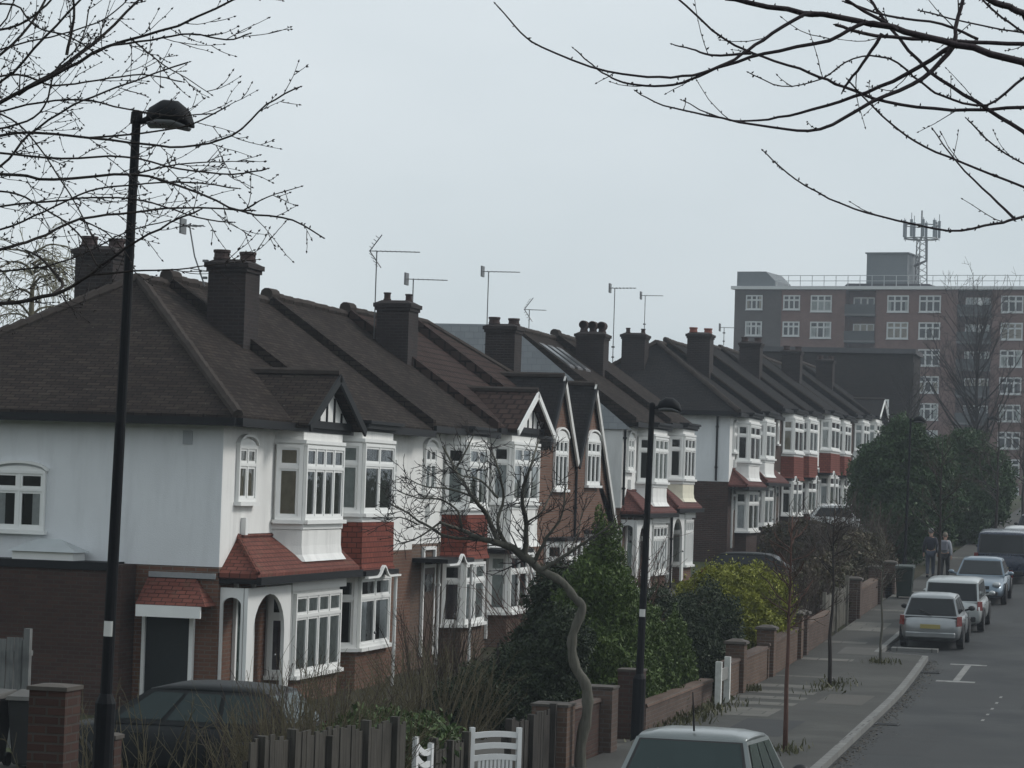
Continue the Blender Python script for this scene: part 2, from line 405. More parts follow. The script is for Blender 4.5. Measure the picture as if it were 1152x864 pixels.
def pent(root, a0, a1, p, zt, ze, mat, hip_lo=True, hip_hi=False, hips=1.0):
    m = MB(); t = .1; y0, y1 = a0, a1
    yt0 = y0+hips if hip_lo else y0; yt1 = y1-hips if hip_hi else y1
    vs = [(p, y0, ze), (p, y1, ze), (-.02, y1, ze), (-.02, y0, ze), (-.02, yt0, zt), (-.02, yt1, zt)]
    vs += [(x, y, ze-t) for x, y, z in vs[:4]]
    m.add(vs, [(0,1,5,4), (1,2,5), (3,0,4), (2,3,4,5), (9,8,7,6), (0,6,7,1), (1,7,8,2), (2,8,9,3), (3,9,6,0)])
    r = m.build('porch_roof', mat, root)
    k = MB()
    if hip_lo: k.tube([(p, y0, ze+.01), (-.02, yt0, zt+.01)], .05, 6)
    if hip_hi: k.tube([(p, y1, ze+.01), (-.02, yt1, zt+.01)], .05, 6)
    k.tube([(-.01, yt0, zt), (-.01, yt1, zt)], .045, 6)
    k.build('hip_tiles', mat, r)
    g = MB(); g.box(p-.02, p+.08, y0-.02, y1+.02, ze-.20, ze-.06); g.box(0.003, p-.03, y0+.01, y1-.01, ze-.19, ze-.11)
    g.build('porch_gutter', GUTTER, root)

def door(root, O, u, n, W=.9, H=2.05, mat=None):
    O, u, n = Vector(O), Vector(u), Vector(n); xf = lambda a, d, z: tuple(O+u*a+n*d+ZU*z)
    m = MB(xf); m.box(0, W, .004, .05, 0, H)
    for a in (.12, .5):
        for z in (.15, .85): m.box(a*W, a*W+.36*W, .05, .062, z, z+.55)
    d = m.build('door', mat or m_plain('door_green', (.03,.05,.045), .5), root)
    g = MB(xf); g.box(.15*W, .85*W, .052, .058, 1.5, 1.9); g.build('door_glass', GLASS, d)
    f = MB(xf); f.box(-.09, -.002, .004, .07, 0, H+.5); f.box(W+.002, W+.09, .004, .07, 0, H+.5); f.box(-.002, W+.002, .004, .069, H+.002, H+.08); f.box(-.002, W+.002, .004, .069, H+.42, H+.5)
    f.build('door_frame', FRAME, d)
    h = MB(xf); h.sphere((W*.88, .085, 1.0), .03, 8, 6); h.build('handle', ALU, d)
    return d

def downpipe(root, y, z0, z1, mat, x=.06):
    m = MB(); m.tube([(x, y, z0), (x, y, z1)], .042, 8)
    for z in np.arange(z0+.5, z1, 1.6): m.box(x-.055, x+.055, y-.06, y+.06, z, z+.06)
    m.build('downpipe', mat, root)

GROUP_T = 'terraced houses stepping up the hill'
def house(label, y0, w, zb, seed, bay=(2.9, 6.2), mirror=False, upper=None, lower=None, roof=None, hip_lo=0, hip_hi=0, gable=None,
          apron='white', pentm=None, ground='bay', smallwin=True, cols=3, p=.5, bayd=.35, depth=7.4, name='terraced_house', eave_roof=True, lo_ext=0.0):
    rng = random.Random(seed); upper = upper or WHITE; lower = lower or BRICK_R; roof = roof or ROOF_A
    root = thing(name, label, 'house', (XF, y0, zb), group=GROUP_T)
    A = (lambda a: w-a) if mirror else (lambda a: a)
    iv = lambda a0, a1: (min(A(a0), A(a1)), max(A(a0), A(a1)))
    b0, b1 = iv(*bay); u, n = (0,1,0), (1,0,0)
    m = MB(); m.box(-depth, 0, 0, w, -1.2, 2.72); m.build('ground_floor_wall', lower, root)
    m = MB(); m.box(-depth, 0, 0, w, 2.72, HE-.05); m.build('upper_wall', upper, root)
    if roof: main_roof(root, w, hip_lo, hip_hi, roof, lo_ext=lo_ext)
    if smallwin:
        s0, s1 = iv(.72, 1.72); window(root, (0, s0, 3.92), u, n, 1.0, 1.05, 2, .34, .06, .12, .6, rng=rng)
        v = MB(); v.box(.004, .10, s0+.38, s0+.52, 3.3, 3.62); v.build('vent_box', FRAME if upper is WHITE else BLACK, root)
    # upper bay
    body = WHITE
    m = MB(); P0 = plan_bay(b0, b1, p-.02, bayd); zl = 2.78
    m.prism(P0, zl+.02, HE-.12, 'z'); m.build('bay', body, root)
    bay_windows(root, b0, b1, p-.02, bayd, 3.58, 5.04, cols, rng, mat=FRAME)
    fz = MB(); fz.prism(plan_bay(b0, b1, p, bayd, .05), 5.07, 5.14, 'z'); fz.build('bay_moulding', FRAME, root); fz = MB(); fz.prism(plan_bay(b0, b1, p, bayd, .035), 3.40, 3.50, 'z'); fz.build('bay_moulding', FRAME, root)
    if apron in ('white', 'cream'):
        m = MB(); z1 = 3.38; z0 = 2.78 if pentm else 2.42
        rings = [[(x, y, z) for x, y in plan_bay(b0, b1, p, bayd, e)] for z, e in ((z0, .12), (z0+.13, .035), (z0+.3, .012), (z1, .012))]
        m.loft(rings); m.build('bay_apron', CREAM if apron == 'cream' else WHITE, root)
    elif apron == 'tile':
        m = MB(); rings = [[(x, y, z) for x, y in plan_bay(b0, b1, p, bayd, e)] for z, e in ((2.33, .12), (2.5, .06), (3.39, .05))]
        m.loft(rings); m.build('bay_apron', TILE_R, root)
    if gable:
        ya = (b0+b1)/2; half = (b1-b0)/2+.22
        gablet(root, ya, half, 5.46, 6.48, p, roof, BLACK if gable == 'dark' else FRAME, WHITE, True)
    else:
        m = MB(); m.prism(plan_bay(b0, b1, p, bayd, .14), 5.36, 5.45, 'z'); m.prism(plan_bay(b0, b1, p, bayd, .20), 5.45, 5.52, 'z'); m.build('bay_roof', GUTTER, root)
    # ground floor
    if ground in ('porch', 'porch_bars'):
        q0, q1 = iv(.1, 2.62)
        pent(root, min(0, q0) if not mirror else -.1, w+.1 if mirror else w-.1, p+.25, 3.28, 2.62, pentm, not mirror, mirror, 1.0)
        pm = MB(); t = .07; xx = p+.04
        arch_panel(pm, q1-q0, 2.30, (q1-q0)*.72, 1.44, t, lambda a, d, z: (xx-d, q0+a, z+.05))
        yy = q1-.08 if mirror else q0
        arch_panel(pm, xx-.09, 2.30, (xx-.09)*.80, 1.98, t, lambda a, d, z: (a+.005, yy+d, z+.05))
        pm.build('porch_arch', FRAME, root)
        door(root, (.003, (q0+q1)/2-.45, .1), (0,1,0), (1,0,0))
        fb = MB(); fb.box(.004, p+.06, *iv(2.64, w-.35), 2.22, 2.42); fb.build('porch_fascia', FRAME, root)
        l0, l1 = iv(2.75, w-.35)
        m = MB(); m.prism(plan_bay(l0, l1, p-.03, .18), -1.2, .5, 'z'); m.build('bay_base', lower, root)
        m = MB(); m.prism(plan_bay(l0, l1, p-.03, .18), .51, 2.21, 'z'); m.build('lower_bay', WHITE, root)
        bay_windows(root, l0, l1, p-.03, .18, .58, 2.16, 4 if ground == 'porch' else 6, rng, tr=.28, tcols=4)
    elif ground == 'bay':
        if pentm: pent(root, -.05, w+.05, p+.25, 3.25, 2.62, pentm, not mirror, mirror, 1.0)
        zt = 2.32 if not pentm else 2.42
        m = MB(); m.prism(plan_bay(b0, b1, p-.02, bayd), -1.2, .70, 'z'); m.build('bay_base', lower, root)
        m = MB(); m.prism(plan_bay(b0, b1, p-.02, bayd), .71, zt, 'z'); m.build('lower_bay', WHITE, root)
        bay_windows(root, b0, b1, p-.02, bayd, .78, zt-.07, cols, rng)
        q0, q1 = iv(.55, 2.2)
        door(root, (.003, (q0+q1)/2-.45, .1), (0,1,0), (1,0,0), mat=m_plain('door_brown', (.06,.032,.02), .5) if seed % 2 else None)
        if not pentm:
            m = MB(); m.box(.004, .85, q0-.5, q1+.3, 2.30, 2.40); m.build('porch_hood', GUTTER, root)
            k = MB()
            for i in range(24):      # the wavy white trim on the hood
                f0, f1 = i/24, (i+1)/24; yy = lambda f: q0-.5+(q1-q0+.8)*f; zz = lambda f: 2.27+.22*math.exp(-((f-.5)/.09)**2)
                k.bar((.87, yy(f0), zz(f0)), (.87, yy(f1), zz(f1)), .04, .07, (1,0,0))
            k.build('hood_trim', FRAME, root)
            m = MB(); m.tube([(.8, q1+.25, -.5), (.8, q1+.25, 2.3)], .04, 8); m.build('porch_post', FRAME, root)
    return root

# ----------------------------------------------------------------- the first terrace
HA = house('white rendered end house with hipped brown roof and brick side extension', 47, 6.5, 0.0, 11, (2.9, 6.15), False, lower=BRICK_R, roof=ROOF_A, hip_lo=4.9,
           gable='dark', pentm=TILE_P, ground='porch', cols=4, name='end_terrace_house')
stack(HA, -2.2, 6.45, 5.9, 8.88, .82, .9)
stack(HA, -4.55, 5.0, 6.6, 9.0, .82, .9)
# side wall facing the viewer gets a white with its shade mixed in, window, vent and the garage
m = MB(); m.box(-7.4, -.003, -.012, -.001, 2.72, HE-.06); m.build('side_render', WHITE_SHADED, HA)
window(HA, (-4.50, -.013, 3.27), (1,0,0), (0,-1,0), 1.06, 1.10, 2, .32, .05, .09, 1.0, rng=random.Random(3), cmat=CURT2)
m = MB(); m.box(-.78, -.6, -.04, -.013, 4.95, 5.2); m.build('air_vent', m_plain('vent_grey', (.38,.40,.42), .8), HA)
m = MB(); m.box(-7.4, -1.62, -.72, -.013, -1.2, 2.60); m.box(-1.83, -1.605, -.735, -.02, -1.2, 2.72); m.build('extension_wall', BRICK_D, HA)
m = MB(); m.box(-7.45, -1.84, -.76, -.014, 2.605, 2.75); m.build('extension_parapet', GUTTER, HA)
m = MB(); m.box(-1.34, -.05, -.07, -.014, 2.50, 2.60); m.build('canopy_flashing', LEAD, HA)
m = MB(); m.add([(-1.36,-.03,2.5), (-.42,-.03,2.5), (-.02,-.62,2.02), (-1.36,-.62,2.02), (-.02,-.03,2.02), (-1.36,-.03,2.02)], [(0,1,2,3), (1,4,2), (0,3,5), (0,5,4,1), (3,2,4,5)]); m.build('side_canopy', TILE_P, HA)
m = MB(); m.box(-1.35, -.11, -.63, -.57, 1.80, 2.012); m.build('canopy_fascia', FRAME, HA)
m = MB(); m.box(-1.42, -1.36, -.11, -.014, -.4, 1.86); m.box(-.50, -.42, -.11, -.014, -.4, 1.86); m.box(-1.359, -.501, -.11, -.014, 1.78, 1.86); sd_ = m.build('side_door_frame', FRAME, HA)
m = MB(); m.box(-1.355, -.505, -.05, -.0145, -.4, 1.775); m.build('side_door', m_plain('side_door_dark', (.010,.015,.017), .45), HA)
# roof lantern on the flat extension roof
m = MB(); m.box(-3.78, -2.58, -.68, -.12, 2.752, 2.90); lan = m.build('roof_lantern', FRAME, HA)
m = MB(); m.add([(-3.86,-.75,2.902), (-2.50,-.75,2.902), (-2.50,-.05,2.902), (-3.86,-.05,2.902), (-3.4,-.38,3.13), (-2.96,-.38,3.13)], [(0,1,5,4), (2,3,4,5), (1,2,5), (3,0,4), (3,2,1,0)]); m.build('lantern_roof', m_plain('lantern_grey', (.42,.45,.46), .5), lan)

HB = house('white house with red tile-hung bay between the gabled end house and its twin', 53.5, 6.5, .12, 12, (.35, 3.35), False, lower=BRICK_R, roof=ROOF_A, apron='tile', smallwin=False, cols=2)
window(HB, (0, 4.2, 3.75), (0,1,0), (1,0,0), .62, 1.05, 1, .34, .06, 0, .5, rng=random.Random(5))
downpipe(HB, 3.75, -.4, 2.3, FRAME)
HCC = house('white house with arched window, red tiled bay and wavy porch hood', 60.0, 6.2, .24, 13, (2.55, 5.2), False, lower=BRICK_O, roof=ROOF_A, apron='tile', cols=2)
stack(HCC, -2.3, 6.15, 6.0, 8.72, .85, .9, 2, 'small')
downpipe(HCC, 2.2, -.4, 2.3, FRAME)
HD = house('white house with steep pantiled gablet and white bargeboards', 66.2, 6.2, .36, 14, (.9, 4.6), False, lower=BRICK_O, roof=ROOF_C, gable='white', cols=3, smallwin=False)

# ----------------------------------------------------------------- twin brick gables
def brick_gable_house(label, y0, w, zb, seed, apex, za, slope, left, right, hip_hi, roof, chim):
    rng = random.Random(seed)
    root = thing('gabled_house', label, 'house', (XF, y0, zb), group=GROUP_T)
    m = MB(); m.box(-7.4, 0, 0, w, -1.2, 2.2); m.build('ground_floor_wall', BRICK_R, root)
    zl, zr = za-slope*(apex-left), za-slope*(right-apex)
    poly = [(0, 2.2), (w, 2.2)]
    if hip_hi: poly += [(w, zr-.12+slope*(w-right)), (right, zr-.12)]
    else: poly += [(w, 2.3), (right, zr-.12)]
    poly += [(apex, za-.12)]
    poly += [(left, zl-.12), (0, zl-.12)] if left > 0 else [(0, za-.12-slope*apex)]
    m = MB(); m.prism(poly, -7.4, 0, 'x'); m.build('gable_wall', BRICK_R, root)
    if hip_hi:
        k = MB(); xf_, xb_ = -1.0, 2*RX-OV; zf_ = roof_z(xf_); zr_ = HE+RISE; wy = w-.2
        vs = [(xf_,0,zf_), (xf_,wy,zf_), (xb_,wy,HE), (xb_,0,HE), (RX,0,zr_), (RX,w-hip_hi,zr_), (xf_,0,zf_-1.2), (xf_,wy,zf_-1.2), (xb_,wy,HE-.4), (xb_,0,HE-.4)]
        k.add(vs, [(0,1,5,4), (2,3,4,5), (1,2,5), (3,0,4), (9,8,7,6), (0,6,7,1), (1,7,8,2), (2,8,9,3), (3,9,6,0)]); rm = k.build('roof', ROOF_C, root)
        k = MB(); k.loft([[(xf_, -.06, zf_-.16), (xf_, .17, zf_-.16), (xf_, .17, zf_+.09), (xf_, -.06, zf_+.09)], [(RX, -.06, zr_-.2), (RX, .17, zr_-.2), (RX, .17, zr_+.11), (RX, -.06, zr_+.11)]]); k.build('verge', ROOF_C, rm)
        k = MB(); k.tube([(RX, 0, zr_), (RX, w-hip_hi, zr_)], .1, 7); k.tube([(RX, w-hip_hi, zr_), (xf_, wy, zf_)], .1, 7); k.build('ridge_tiles', RIDGE, rm)
    m = MB(); t = .1; xo = .09; xb = -3.2 if hip_hi else -7.6
    for yy, zz in ((left, zl), (right, zr)):
        m.loft([[(xo, apex, za), (xo, yy, zz), (xo, yy, zz-t), (xo, apex, za-t)], [(xb, apex, za), (xb, yy, zz), (xb, yy, zz-t), (xb, apex, za-t)]])
    rf = m.build('gable_roof', roof, root)
    k = MB(); k.tube([(xo, apex, za+.03), (xb, apex, za+.03)], .09, 7); k.build('ridge_tiles', RIDGE, rf)
    b = MB()
    for yy, zz in ((left, zl), (right, zr)):
        q = Vector((0, yy-apex, zz-za)).normalized(); dn = Vector((0, q.z, -q.y)); dn = dn if dn.z < 0 else -dn
        ring = lambda P: [P+Vector((.002,0,0)), P+Vector((.06,0,0)), P+Vector((.06,0,0))+dn*.2, P+Vector((.002,0,0))+dn*.2]
        b.mi = 1 if yy < apex else 0; b.loft([ring(Vector((xo, apex, za+.02))), ring(Vector((xo, yy, zz+.02)))])
    b.mi = 0; b.build('bargeboard', [m_plain('weathered_white', (.60,.60,.58), .6, .2, 3), BLACK], root)
    return root, rng
HE1, rg = brick_gable_house('brown brick house, first of the twin steep gables', 72.4, 5.9, .55, 15, 2.75, 6.95, 1.12, .95, 4.9, 4.4, ROOF_B, True)
window(HE1, (0, 2.0, 3.75), (0,1,0), (1,0,0), 1.7, 1.45, 3, .3, .07, .22, .8, rng=rg)
downpipe(HE1, 4.9, -.5, 4.7, BLACK)
stack(HE1, -2.5, 5.9, 4.8, 8.6, .9, .9, 2)
HE2, rg = brick_gable_house('brown brick house with long raking white bargeboard, second of the twin gables', 78.3, 6.0, .7, 16, 1.15, 6.75, 1.13, -1.0, 5.5, 0, ROOF_B, False)
window(HE2, (0, .45, 3.75), (0,1,0), (1,0,0), 1.9, 1.35, 3, .3, .07, .22, .8, rng=rg)
for h, a0 in ((HE1, 1.2), (HE2, .6)):
    m = MB(); m.prism(plan_bay(a0, a0+2.9, .5, .35), -1.2, .7, 'z'); m.build('bay_base', BRICK_R, h)
    m = MB(); m.prism(plan_bay(a0, a0+2.9, .5, .35), .71, 2.3, 'z'); m.build('lower_bay', WHITE, h)
    bay_windows(h, a0, a0+2.9, .5, .35, .78, 2.25, 3, rg)
    m = MB(); m.prism(plan_bay(a0, a0+2.9, .5, .35, .1), 2.31, 2.4, 'z'); m.build('bay_roof', GUTTER, h)

# ----------------------------------------------------------------- the pair that closes the first terrace
HF1 = house('white house with grey loft dormer and rooflights behind the street lamp', 84.3, 6.1, 1.05, 17, (2.4, 5.6), False, lower=BRICK_R, roof=ROOF_A, pentm=TILE_M, ground='porch_bars', cols=3)
m = MB(); m.prism([(.3, HE-.3), (RX, HE+RISE+.02), (-6.9, HE+RISE+.02), (-7.35, HE-.3)], -.09, -.07, 'y'); m.build('party_wall_slates', GREYSLATE, HF1)
m = MB(); m.box(-7.2, RX+.05, .25, 5.9, HE+.8, HE+RISE+.12); ld = m.build('loft_dormer', GREYSLATE, HF1)
m = MB(); m.box(-5.2, -4.6, -.12, -.095, HE+1.3, HE+1.95); m.build('loft_window', ROOM, HF1)
for k in range(3):
    y = 1.0+k*1.25; x0, x1 = -3.05, -2.0; e = .06
    m = MB(); ex = lambda x: roof_z(x)+e
    m.add([(x0,y,ex(x0)), (x1,y,ex(x1)), (x1,y+.75,ex(x1)), (x0,y+.75,ex(x0)), (x0,y,ex(x0)-.12), (x1,y,ex(x1)-.12), (x1,y+.75,ex(x1)-.12), (x0,y+.75,ex(x0)-.12)], [(0,1,2,3),(7,6,5,4),(0,4,5,1),(1,5,6,2),(2,6,7,3),(3,7,4,0)])
    s = m.build('rooflight', m_plain('rooflight_frame', (.10,.10,.105), .7), HF1)
    m = MB(); e = .07; m.add([(x0+.1,y+.08,ex(x0+.1)), (x1-.1,y+.08,ex(x1-.1)), (x1-.1,y+.67,ex(x1-.1)), (x0+.1,y+.67,ex(x0+.1))], [(0,1,2,3)]); m.build('pane', m_plain('rooflight_glass', (.06,.068,.075), .3, .1), s)
stack(HF1, -2.35, 6.1, 6.0, 8.62, .95, .9, 3, 'hood')
downpipe(HF1, .12, 2.8, 5.3, BLACK)
HF2 = house('cream bayed house closing the first terrace before the gap', 90.4, 5.1, 1.2, 18, (1.9, 4.85), False, lower=BRICK_R, roof=ROOF_A, apron='cream', pentm=TILE_M, ground='porch_bars', cols=3, smallwin=False)
downpipe(HF2, .1, -.6, 2.3, BLACK, .55)

# ----------------------------------------------------------------- the second terrace further up
G1 = house('white end house with hipped dark roof beyond the gap, brown brick below', 105.9, 5.4, 2.05, 21, (1.5, 5.1), False, lower=BRICK_D, roof=ROOF_B, hip_lo=3.6, pentm=TILE_M, ground='bay', cols=2, name='end_terrace_house')
m = MB(); m.box(-7.4, -.003, -.012, -.001, 2.72, HE-.06); m.build('side_render', WHITE_SHADED, G1)
downpipe(G1, -.06, 2.75, 5.3, BLACK, -.5)
stack(G1, -2.2, 5.4, 5.8, 8.9, .95, .95, 2, 'red'); stack(G1, -4.35, 2.3, 6.4, 8.65, .95, .9, 2, 'small')
G2 = house('white bayed house sharing its red-potted chimney with the hipped end house', 111.3, 6.7, 2.25, 22, (.5, 3.9), False, lower=BRICK_D, roof=ROOF_B, pentm=TILE_M, ground='bay', cols=2, smallwin=False)
G3 = house('brick house with red tile-hung bay next to the white bayed pair up the hill', 118.0, 7.4, 2.65, 23, (2.6, 6.5), False, upper=BRICK_D, lower=BRICK_D, roof=ROOF_B, apron='tile', cols=2, smallwin=False)
window(G3, (0, .9, 3.9), (0,1,0), (1,0,0), .55, 1.2, 1, .3, .07, 0, 0, rng=random.Random(1))
stack(G3, -2.2, 7.4, 5.9, 8.75, .95, .95, 2)
G4 = house('red tile-hung bayed house with plain white wall strip, middle of the upper terrace', 125.4, 6.6, 2.75, 24, (.5, 4.2), False, lower=BRICK_D, roof=ROOF_B, apron='tile', cols=2, smallwin=False)
G5 = house('red bayed house beside the white wall strip in the upper terrace', 132.0, 7.6, 3.05, 25, (2.2, 6.6), False, lower=BRICK_D, roof=ROOF_B, apron='tile', cols=2, smallwin=False)
stack(G5, -2.2, 7.6, 5.9, 8.75, .95, .95, 2)
G6 = house('narrow red bayed house, last before the tall evergreens hide the terrace', 139.6, 6.9, 3.0, 26, (.5, 4.0), False, upper=BRICK_D, lower=BRICK_D, roof=ROOF_B, apron='tile', cols=2, smallwin=False)
G7 = house('dark brick house seen just above the evergreens at the terrace top', 146.5, 7.0, 3.3, 27, (2.5, 6.2), False, upper=BRICK_D, lower=BRICK_D, roof=ROOF_B, cols=2, smallwin=False)
stack(G7, -2.2, 7.0, 5.9, 8.75, .95, .95, 2)
G8 = house('farthest white gabled house beside the flats', 153.5, 7.0, 3.5, 28, (2.2, 6.4), False, lower=BRICK_D, roof=ROOF_B, gable='white', cols=2, smallwin=False)
# ================================================================= dark block behind the upper terrace
blk = thing('brick_building', 'dark flat-roofed brick building rising behind the upper terrace roofs', 'building', (-25.6, 166, 4.2))
m = MB(); m.box(0, 10.4, 0, 5, -2, 8.9); m.build('wall', m_brick('smoky_brick', (.032,.027,.026), (.042,.035,.033), (.04,.038,.036), soot=.4), blk)
m = MB(); m.box(-.15, 10.55, -.15, .25, 8.9, 9.2); m.box(-.15, .25, .26, 5.1, 8.9, 9.2); m.box(10.15, 10.55, .26, 5.1, 8.9, 9.2); m.build('parapet', m_plain('parapet_slate', (.085,.085,.09), .8, .2), blk)
window(blk, (8.0, -.002, 5.2), (1,0,0), (0,-1,0), 1.0, .9, 2, 0, .08, rng=random.Random(2))

# ================================================================= block of flats on the hill
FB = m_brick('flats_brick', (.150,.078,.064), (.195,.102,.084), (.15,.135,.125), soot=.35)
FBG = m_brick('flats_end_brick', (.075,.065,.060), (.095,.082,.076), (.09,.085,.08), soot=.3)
P0 = at(827, 322, 290)
flats = thing('block_of_flats', 'long brown brick block of flats with white windows on the hilltop', 'flats', (P0.x, P0.y, P0.z-24.0), R(-9.2))
FL, FH = 62.0, 24.0
m = MB(); cols_bal = ((12.2, 3.3), (24.2, 3.6), (44, 3.4)); xs = 0.0; segs = []
for bx, bw in cols_bal:
    segs.append((xs, bx)); xs = bx+bw
segs.append((xs, FL))
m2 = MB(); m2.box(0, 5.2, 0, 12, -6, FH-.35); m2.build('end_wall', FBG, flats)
for i, (a, b) in enumerate(segs): m.box(max(a, 5.21), b, 0.02 if a < 5 else 0, 12, -6, FH-.35)
for bx, bw in cols_bal: m.box(bx+.002, bx+bw-.002, 1.5, 12, -6, FH-.35)
m.build('wall', FB, flats)
m = MB(); m.box(-.35, FL, -.35, 12.3, FH-.34, FH); m.build('roof_edge', m_plain('white_roof_edge', (.55,.56,.56), .7, .1), flats)
rngf = random.Random(9)
pitch = 2.80
wins = [(2.2, 1.85, 1.55), (6.35, 1.85, 1.55), (9.6, 2.3, 1.75), (17.9, 2.3, 1.75), (21.3, 2.3, 1.75), (29.9, 2.3, 1.75), (33.3, 2.3, 1.75), (37.2, 1.85, 1.55), (40.6, 2.3, 1.75)]
for fl in range(8):
    zt = FH-.95-fl*pitch
    for x, ww, hh in wins:
        if x > 36 and fl > 3: continue
        window(flats, (x-ww/2, -.002, zt-hh), (1,0,0), (0,-1,0), ww, hh, 3, .34, .10, 0, .7, True, rngf, sash=.04, mat=m_plain('flats_window_paint', (.52,.53,.53), .6, .08))
    for bx, bw in cols_bal[:2]:
        s = MB(); s.box(bx+.003, bx+bw-.003, -.25, 1.498, zt-2.15, zt-1.95); s.build('balcony_slab', m_plain('concrete_grey', (.13,.13,.13), .8), flats)
        s = MB(); s.box(bx+.02, bx+bw-.02, -.24, -.18, zt-1.949, zt-.95); s.build('balcony_panel', m_plain('balcony_panel', (.045,.05,.052), .6), flats)
        window(flats, (bx+.5, 1.497, zt-1.7), (1,0,0), (0,-1,0), bw-1.0, 1.6, 3, 0, .08, 0, .8, False, rngf)
        if rngf.random() < .35:
            s = MB(); s.lathe([(.02,0),(.30,.02),(.38,.10),(.37,.11),(.28,.04)], (bx+bw*.7, -.5, zt-.7), 12, 'y'); s.build('satellite_dish', m_plain('dish_white', (.6,.6,.6), .5), flats)
PH = m_plain('penthouse_grey', (.15,.165,.175), .8, .12)
m = MB(); m.prism([(0.1, FH), (4.35, FH), (4.35, FH+.6), (3.3, FH+1.6), (0.1, FH+1.6)], .3, 6, 'y'); m.build('roof_room', PH, flats)
m = MB(); m.box(14.0, 18.4, 1.5, 6.5, FH+.25, FH+3.55); m.box(13.85, 18.55, 1.35, 6.65, FH+3.555, FH+3.7); m.build('lift_tower', PH, flats)
m = MB(); m.prism([(11.8, FH), (21.5, FH), (21.0, FH+.3), (12.2, FH+.35)], .6, 8, 'y'); m.build('roof_plinth', m_plain('roof_felt', (.07,.07,.075), .9), flats)
m = MB()
for i in range(44):
    x = 4.6+i*1.3
    if x < FL: m.box(x-.03, x+.03, .1, .16, FH, FH+1.15)
for z in (.55, 1.12): m.box(4.5, FL, .10, .16, FH+z, FH+z+.06)
m.build('roof_railing', m_plain('railing_pale', (.42,.44,.45), .6), flats)
wm = flats.matrix_basis
mo = Matrix.Translation(flats.location) @ Matrix.Rotation(R(-9.2), 4, 'Z') @ Vector((19.3, 3.5, FH))
mast = thing('antenna_mast', 'lattice phone mast with ring of panel antennas on the flats roof', 'mast', mo)
m = MB(); hM = 8.1
for k in range(3):
    t = 2*math.pi*k/3+.4; m.tube([(.75*math.cos(t), .75*math.sin(t), .2), (.6*math.cos(t), .6*math.sin(t), 5.4)], .07, 5)
    t2 = 2*math.pi*(k+1)/3+.4
    for i in range(7):
        z0, z1 = .3+i*.7, .3+(i+1)*.7
        p, q = Vector((.72*math.cos(t), .72*math.sin(t), z0)), Vector((.7*math.cos(t2), .7*math.sin(t2), z1)); m.tube([p, q], .035, 4)
m.build('lattice', ALU, mast)
m = MB()
for z in (5.3, 6.7):
    pts = [(1.75*math.cos(2*math.pi*i/16), 1.75*math.sin(2*math.pi*i/16), z) for i in range(17)]; m.tube(pts, .06, 5)
for i in range(6):
    t = 2*math.pi*i/6; m.tube([(.5*math.cos(t), .5*math.sin(t), 5.25), (1.75*math.cos(t), 1.75*math.sin(t), 5.3)], .05, 5)
m.tube([(0,0,5.2), (0,0,8.3)], .09, 6); m.tube([(.55,0,5.2), (.6,0,3.0), (-.7,0,2.4)], .16, 6)
m.build('head_frame', ALU, mast)
for i in range(9):
    t = 2*math.pi*i/9; x, y = 1.85*math.cos(t), 1.85*math.sin(t)
    m = MB(); m.tube([(x, y, 5.1), (x, y, 7.9 if i % 3 == 0 else 7.4)], .04, 5); m.box(x-.14, x+.14, y-.1, y+.1, 5.4, 7.2); m.build('panel_antenna', m_plain('antenna_grey', (.20,.22,.24), .5), mast)
# ================================================================= ground, road, pavement
YS = [-60, -30, -15] + list(range(0, 220, 3)) + [240, 300, 400, 600, 900]
def ribbon(name, x0, x1, ya, yb, dz, mat, thick=0.0, parent=None, step=2.0, kind='structure'):
    ys = [ya]
    while ys[-1]+step < yb: ys.append(ys[-1]+step)
    ys.append(yb); m = MB(); rings = []
    X0 = x0 if callable(x0) else (lambda y: x0); X1 = x1 if callable(x1) else (lambda y: x1)
    if thick:
        for y in ys:
            g = ground(y)+dz; rings.append([(X0(y), y, g), (X1(y), y, g), (X1(y), y, g-thick), (X0(y), y, g-thick)])
        m.loft(rings)
    else:
        vs = []; 
        for y in ys: vs += [(X0(y), y, ground(y)+dz), (X1(y), y, ground(y)+dz)]
        m.add(vs, [(2*i, 2*i+1, 2*i+3, 2*i+2) for i in range(len(ys)-1)])
    o = m.build(name, mat, parent)
    if kind: o['kind'] = kind
    return o
def m_ground(name, a, b, c, s=1.2, bd=.03):
    m, t, p = nt(name); co = coords(t)
    n = noise(t, co, s, 6, .65); n2 = noise(t, co, s*.17, 4); n3 = noise(t, co, 22, 3)
    col = mix(t, ramp(t, n, .38, .65), a, b); col = mix(t, ramp(t, n2, .45, .62), col, c); col = mix(t, ramp(t, n3, .3, .8), col, mix(t, .35, col, a))
    t.links.new(col, p.inputs['Base Color']); p.inputs['Roughness'].default_value = .9; p.inputs['Specular IOR Level'].default_value = .2
    bump(t, p, n3, bd); MATS[name] = m; return m
SOIL = m_ground('garden_soil_grass', (.035,.030,.020), (.045,.055,.022), (.05,.042,.03), 1.1)
TURF = m_ground('rough_grass', (.035,.045,.018), (.055,.065,.028), (.04,.038,.024), .8)
ROADM = m_ground('asphalt', (.036,.038,.040), (.062,.064,.064), (.046,.047,.048), .45, .006)
PAVE = m_ground('pavement_asphalt', (.045,.045,.042), (.080,.079,.073), (.060,.058,.054), .55, .006)
SLAB = m_brick('paving_slabs', (.115,.112,.10), (.145,.138,.125), (.055,.053,.048), .75, .6, .02, .3, .004)
KERB = m_brick('kerb_stone', (.16,.16,.155), (.20,.20,.19), (.08,.08,.075), .9, .5, .02, .3, .004)
DRIVE = m_ground('driveway_concrete', (.075,.073,.068), (.10,.097,.09), (.085,.08,.072), .7, .005)
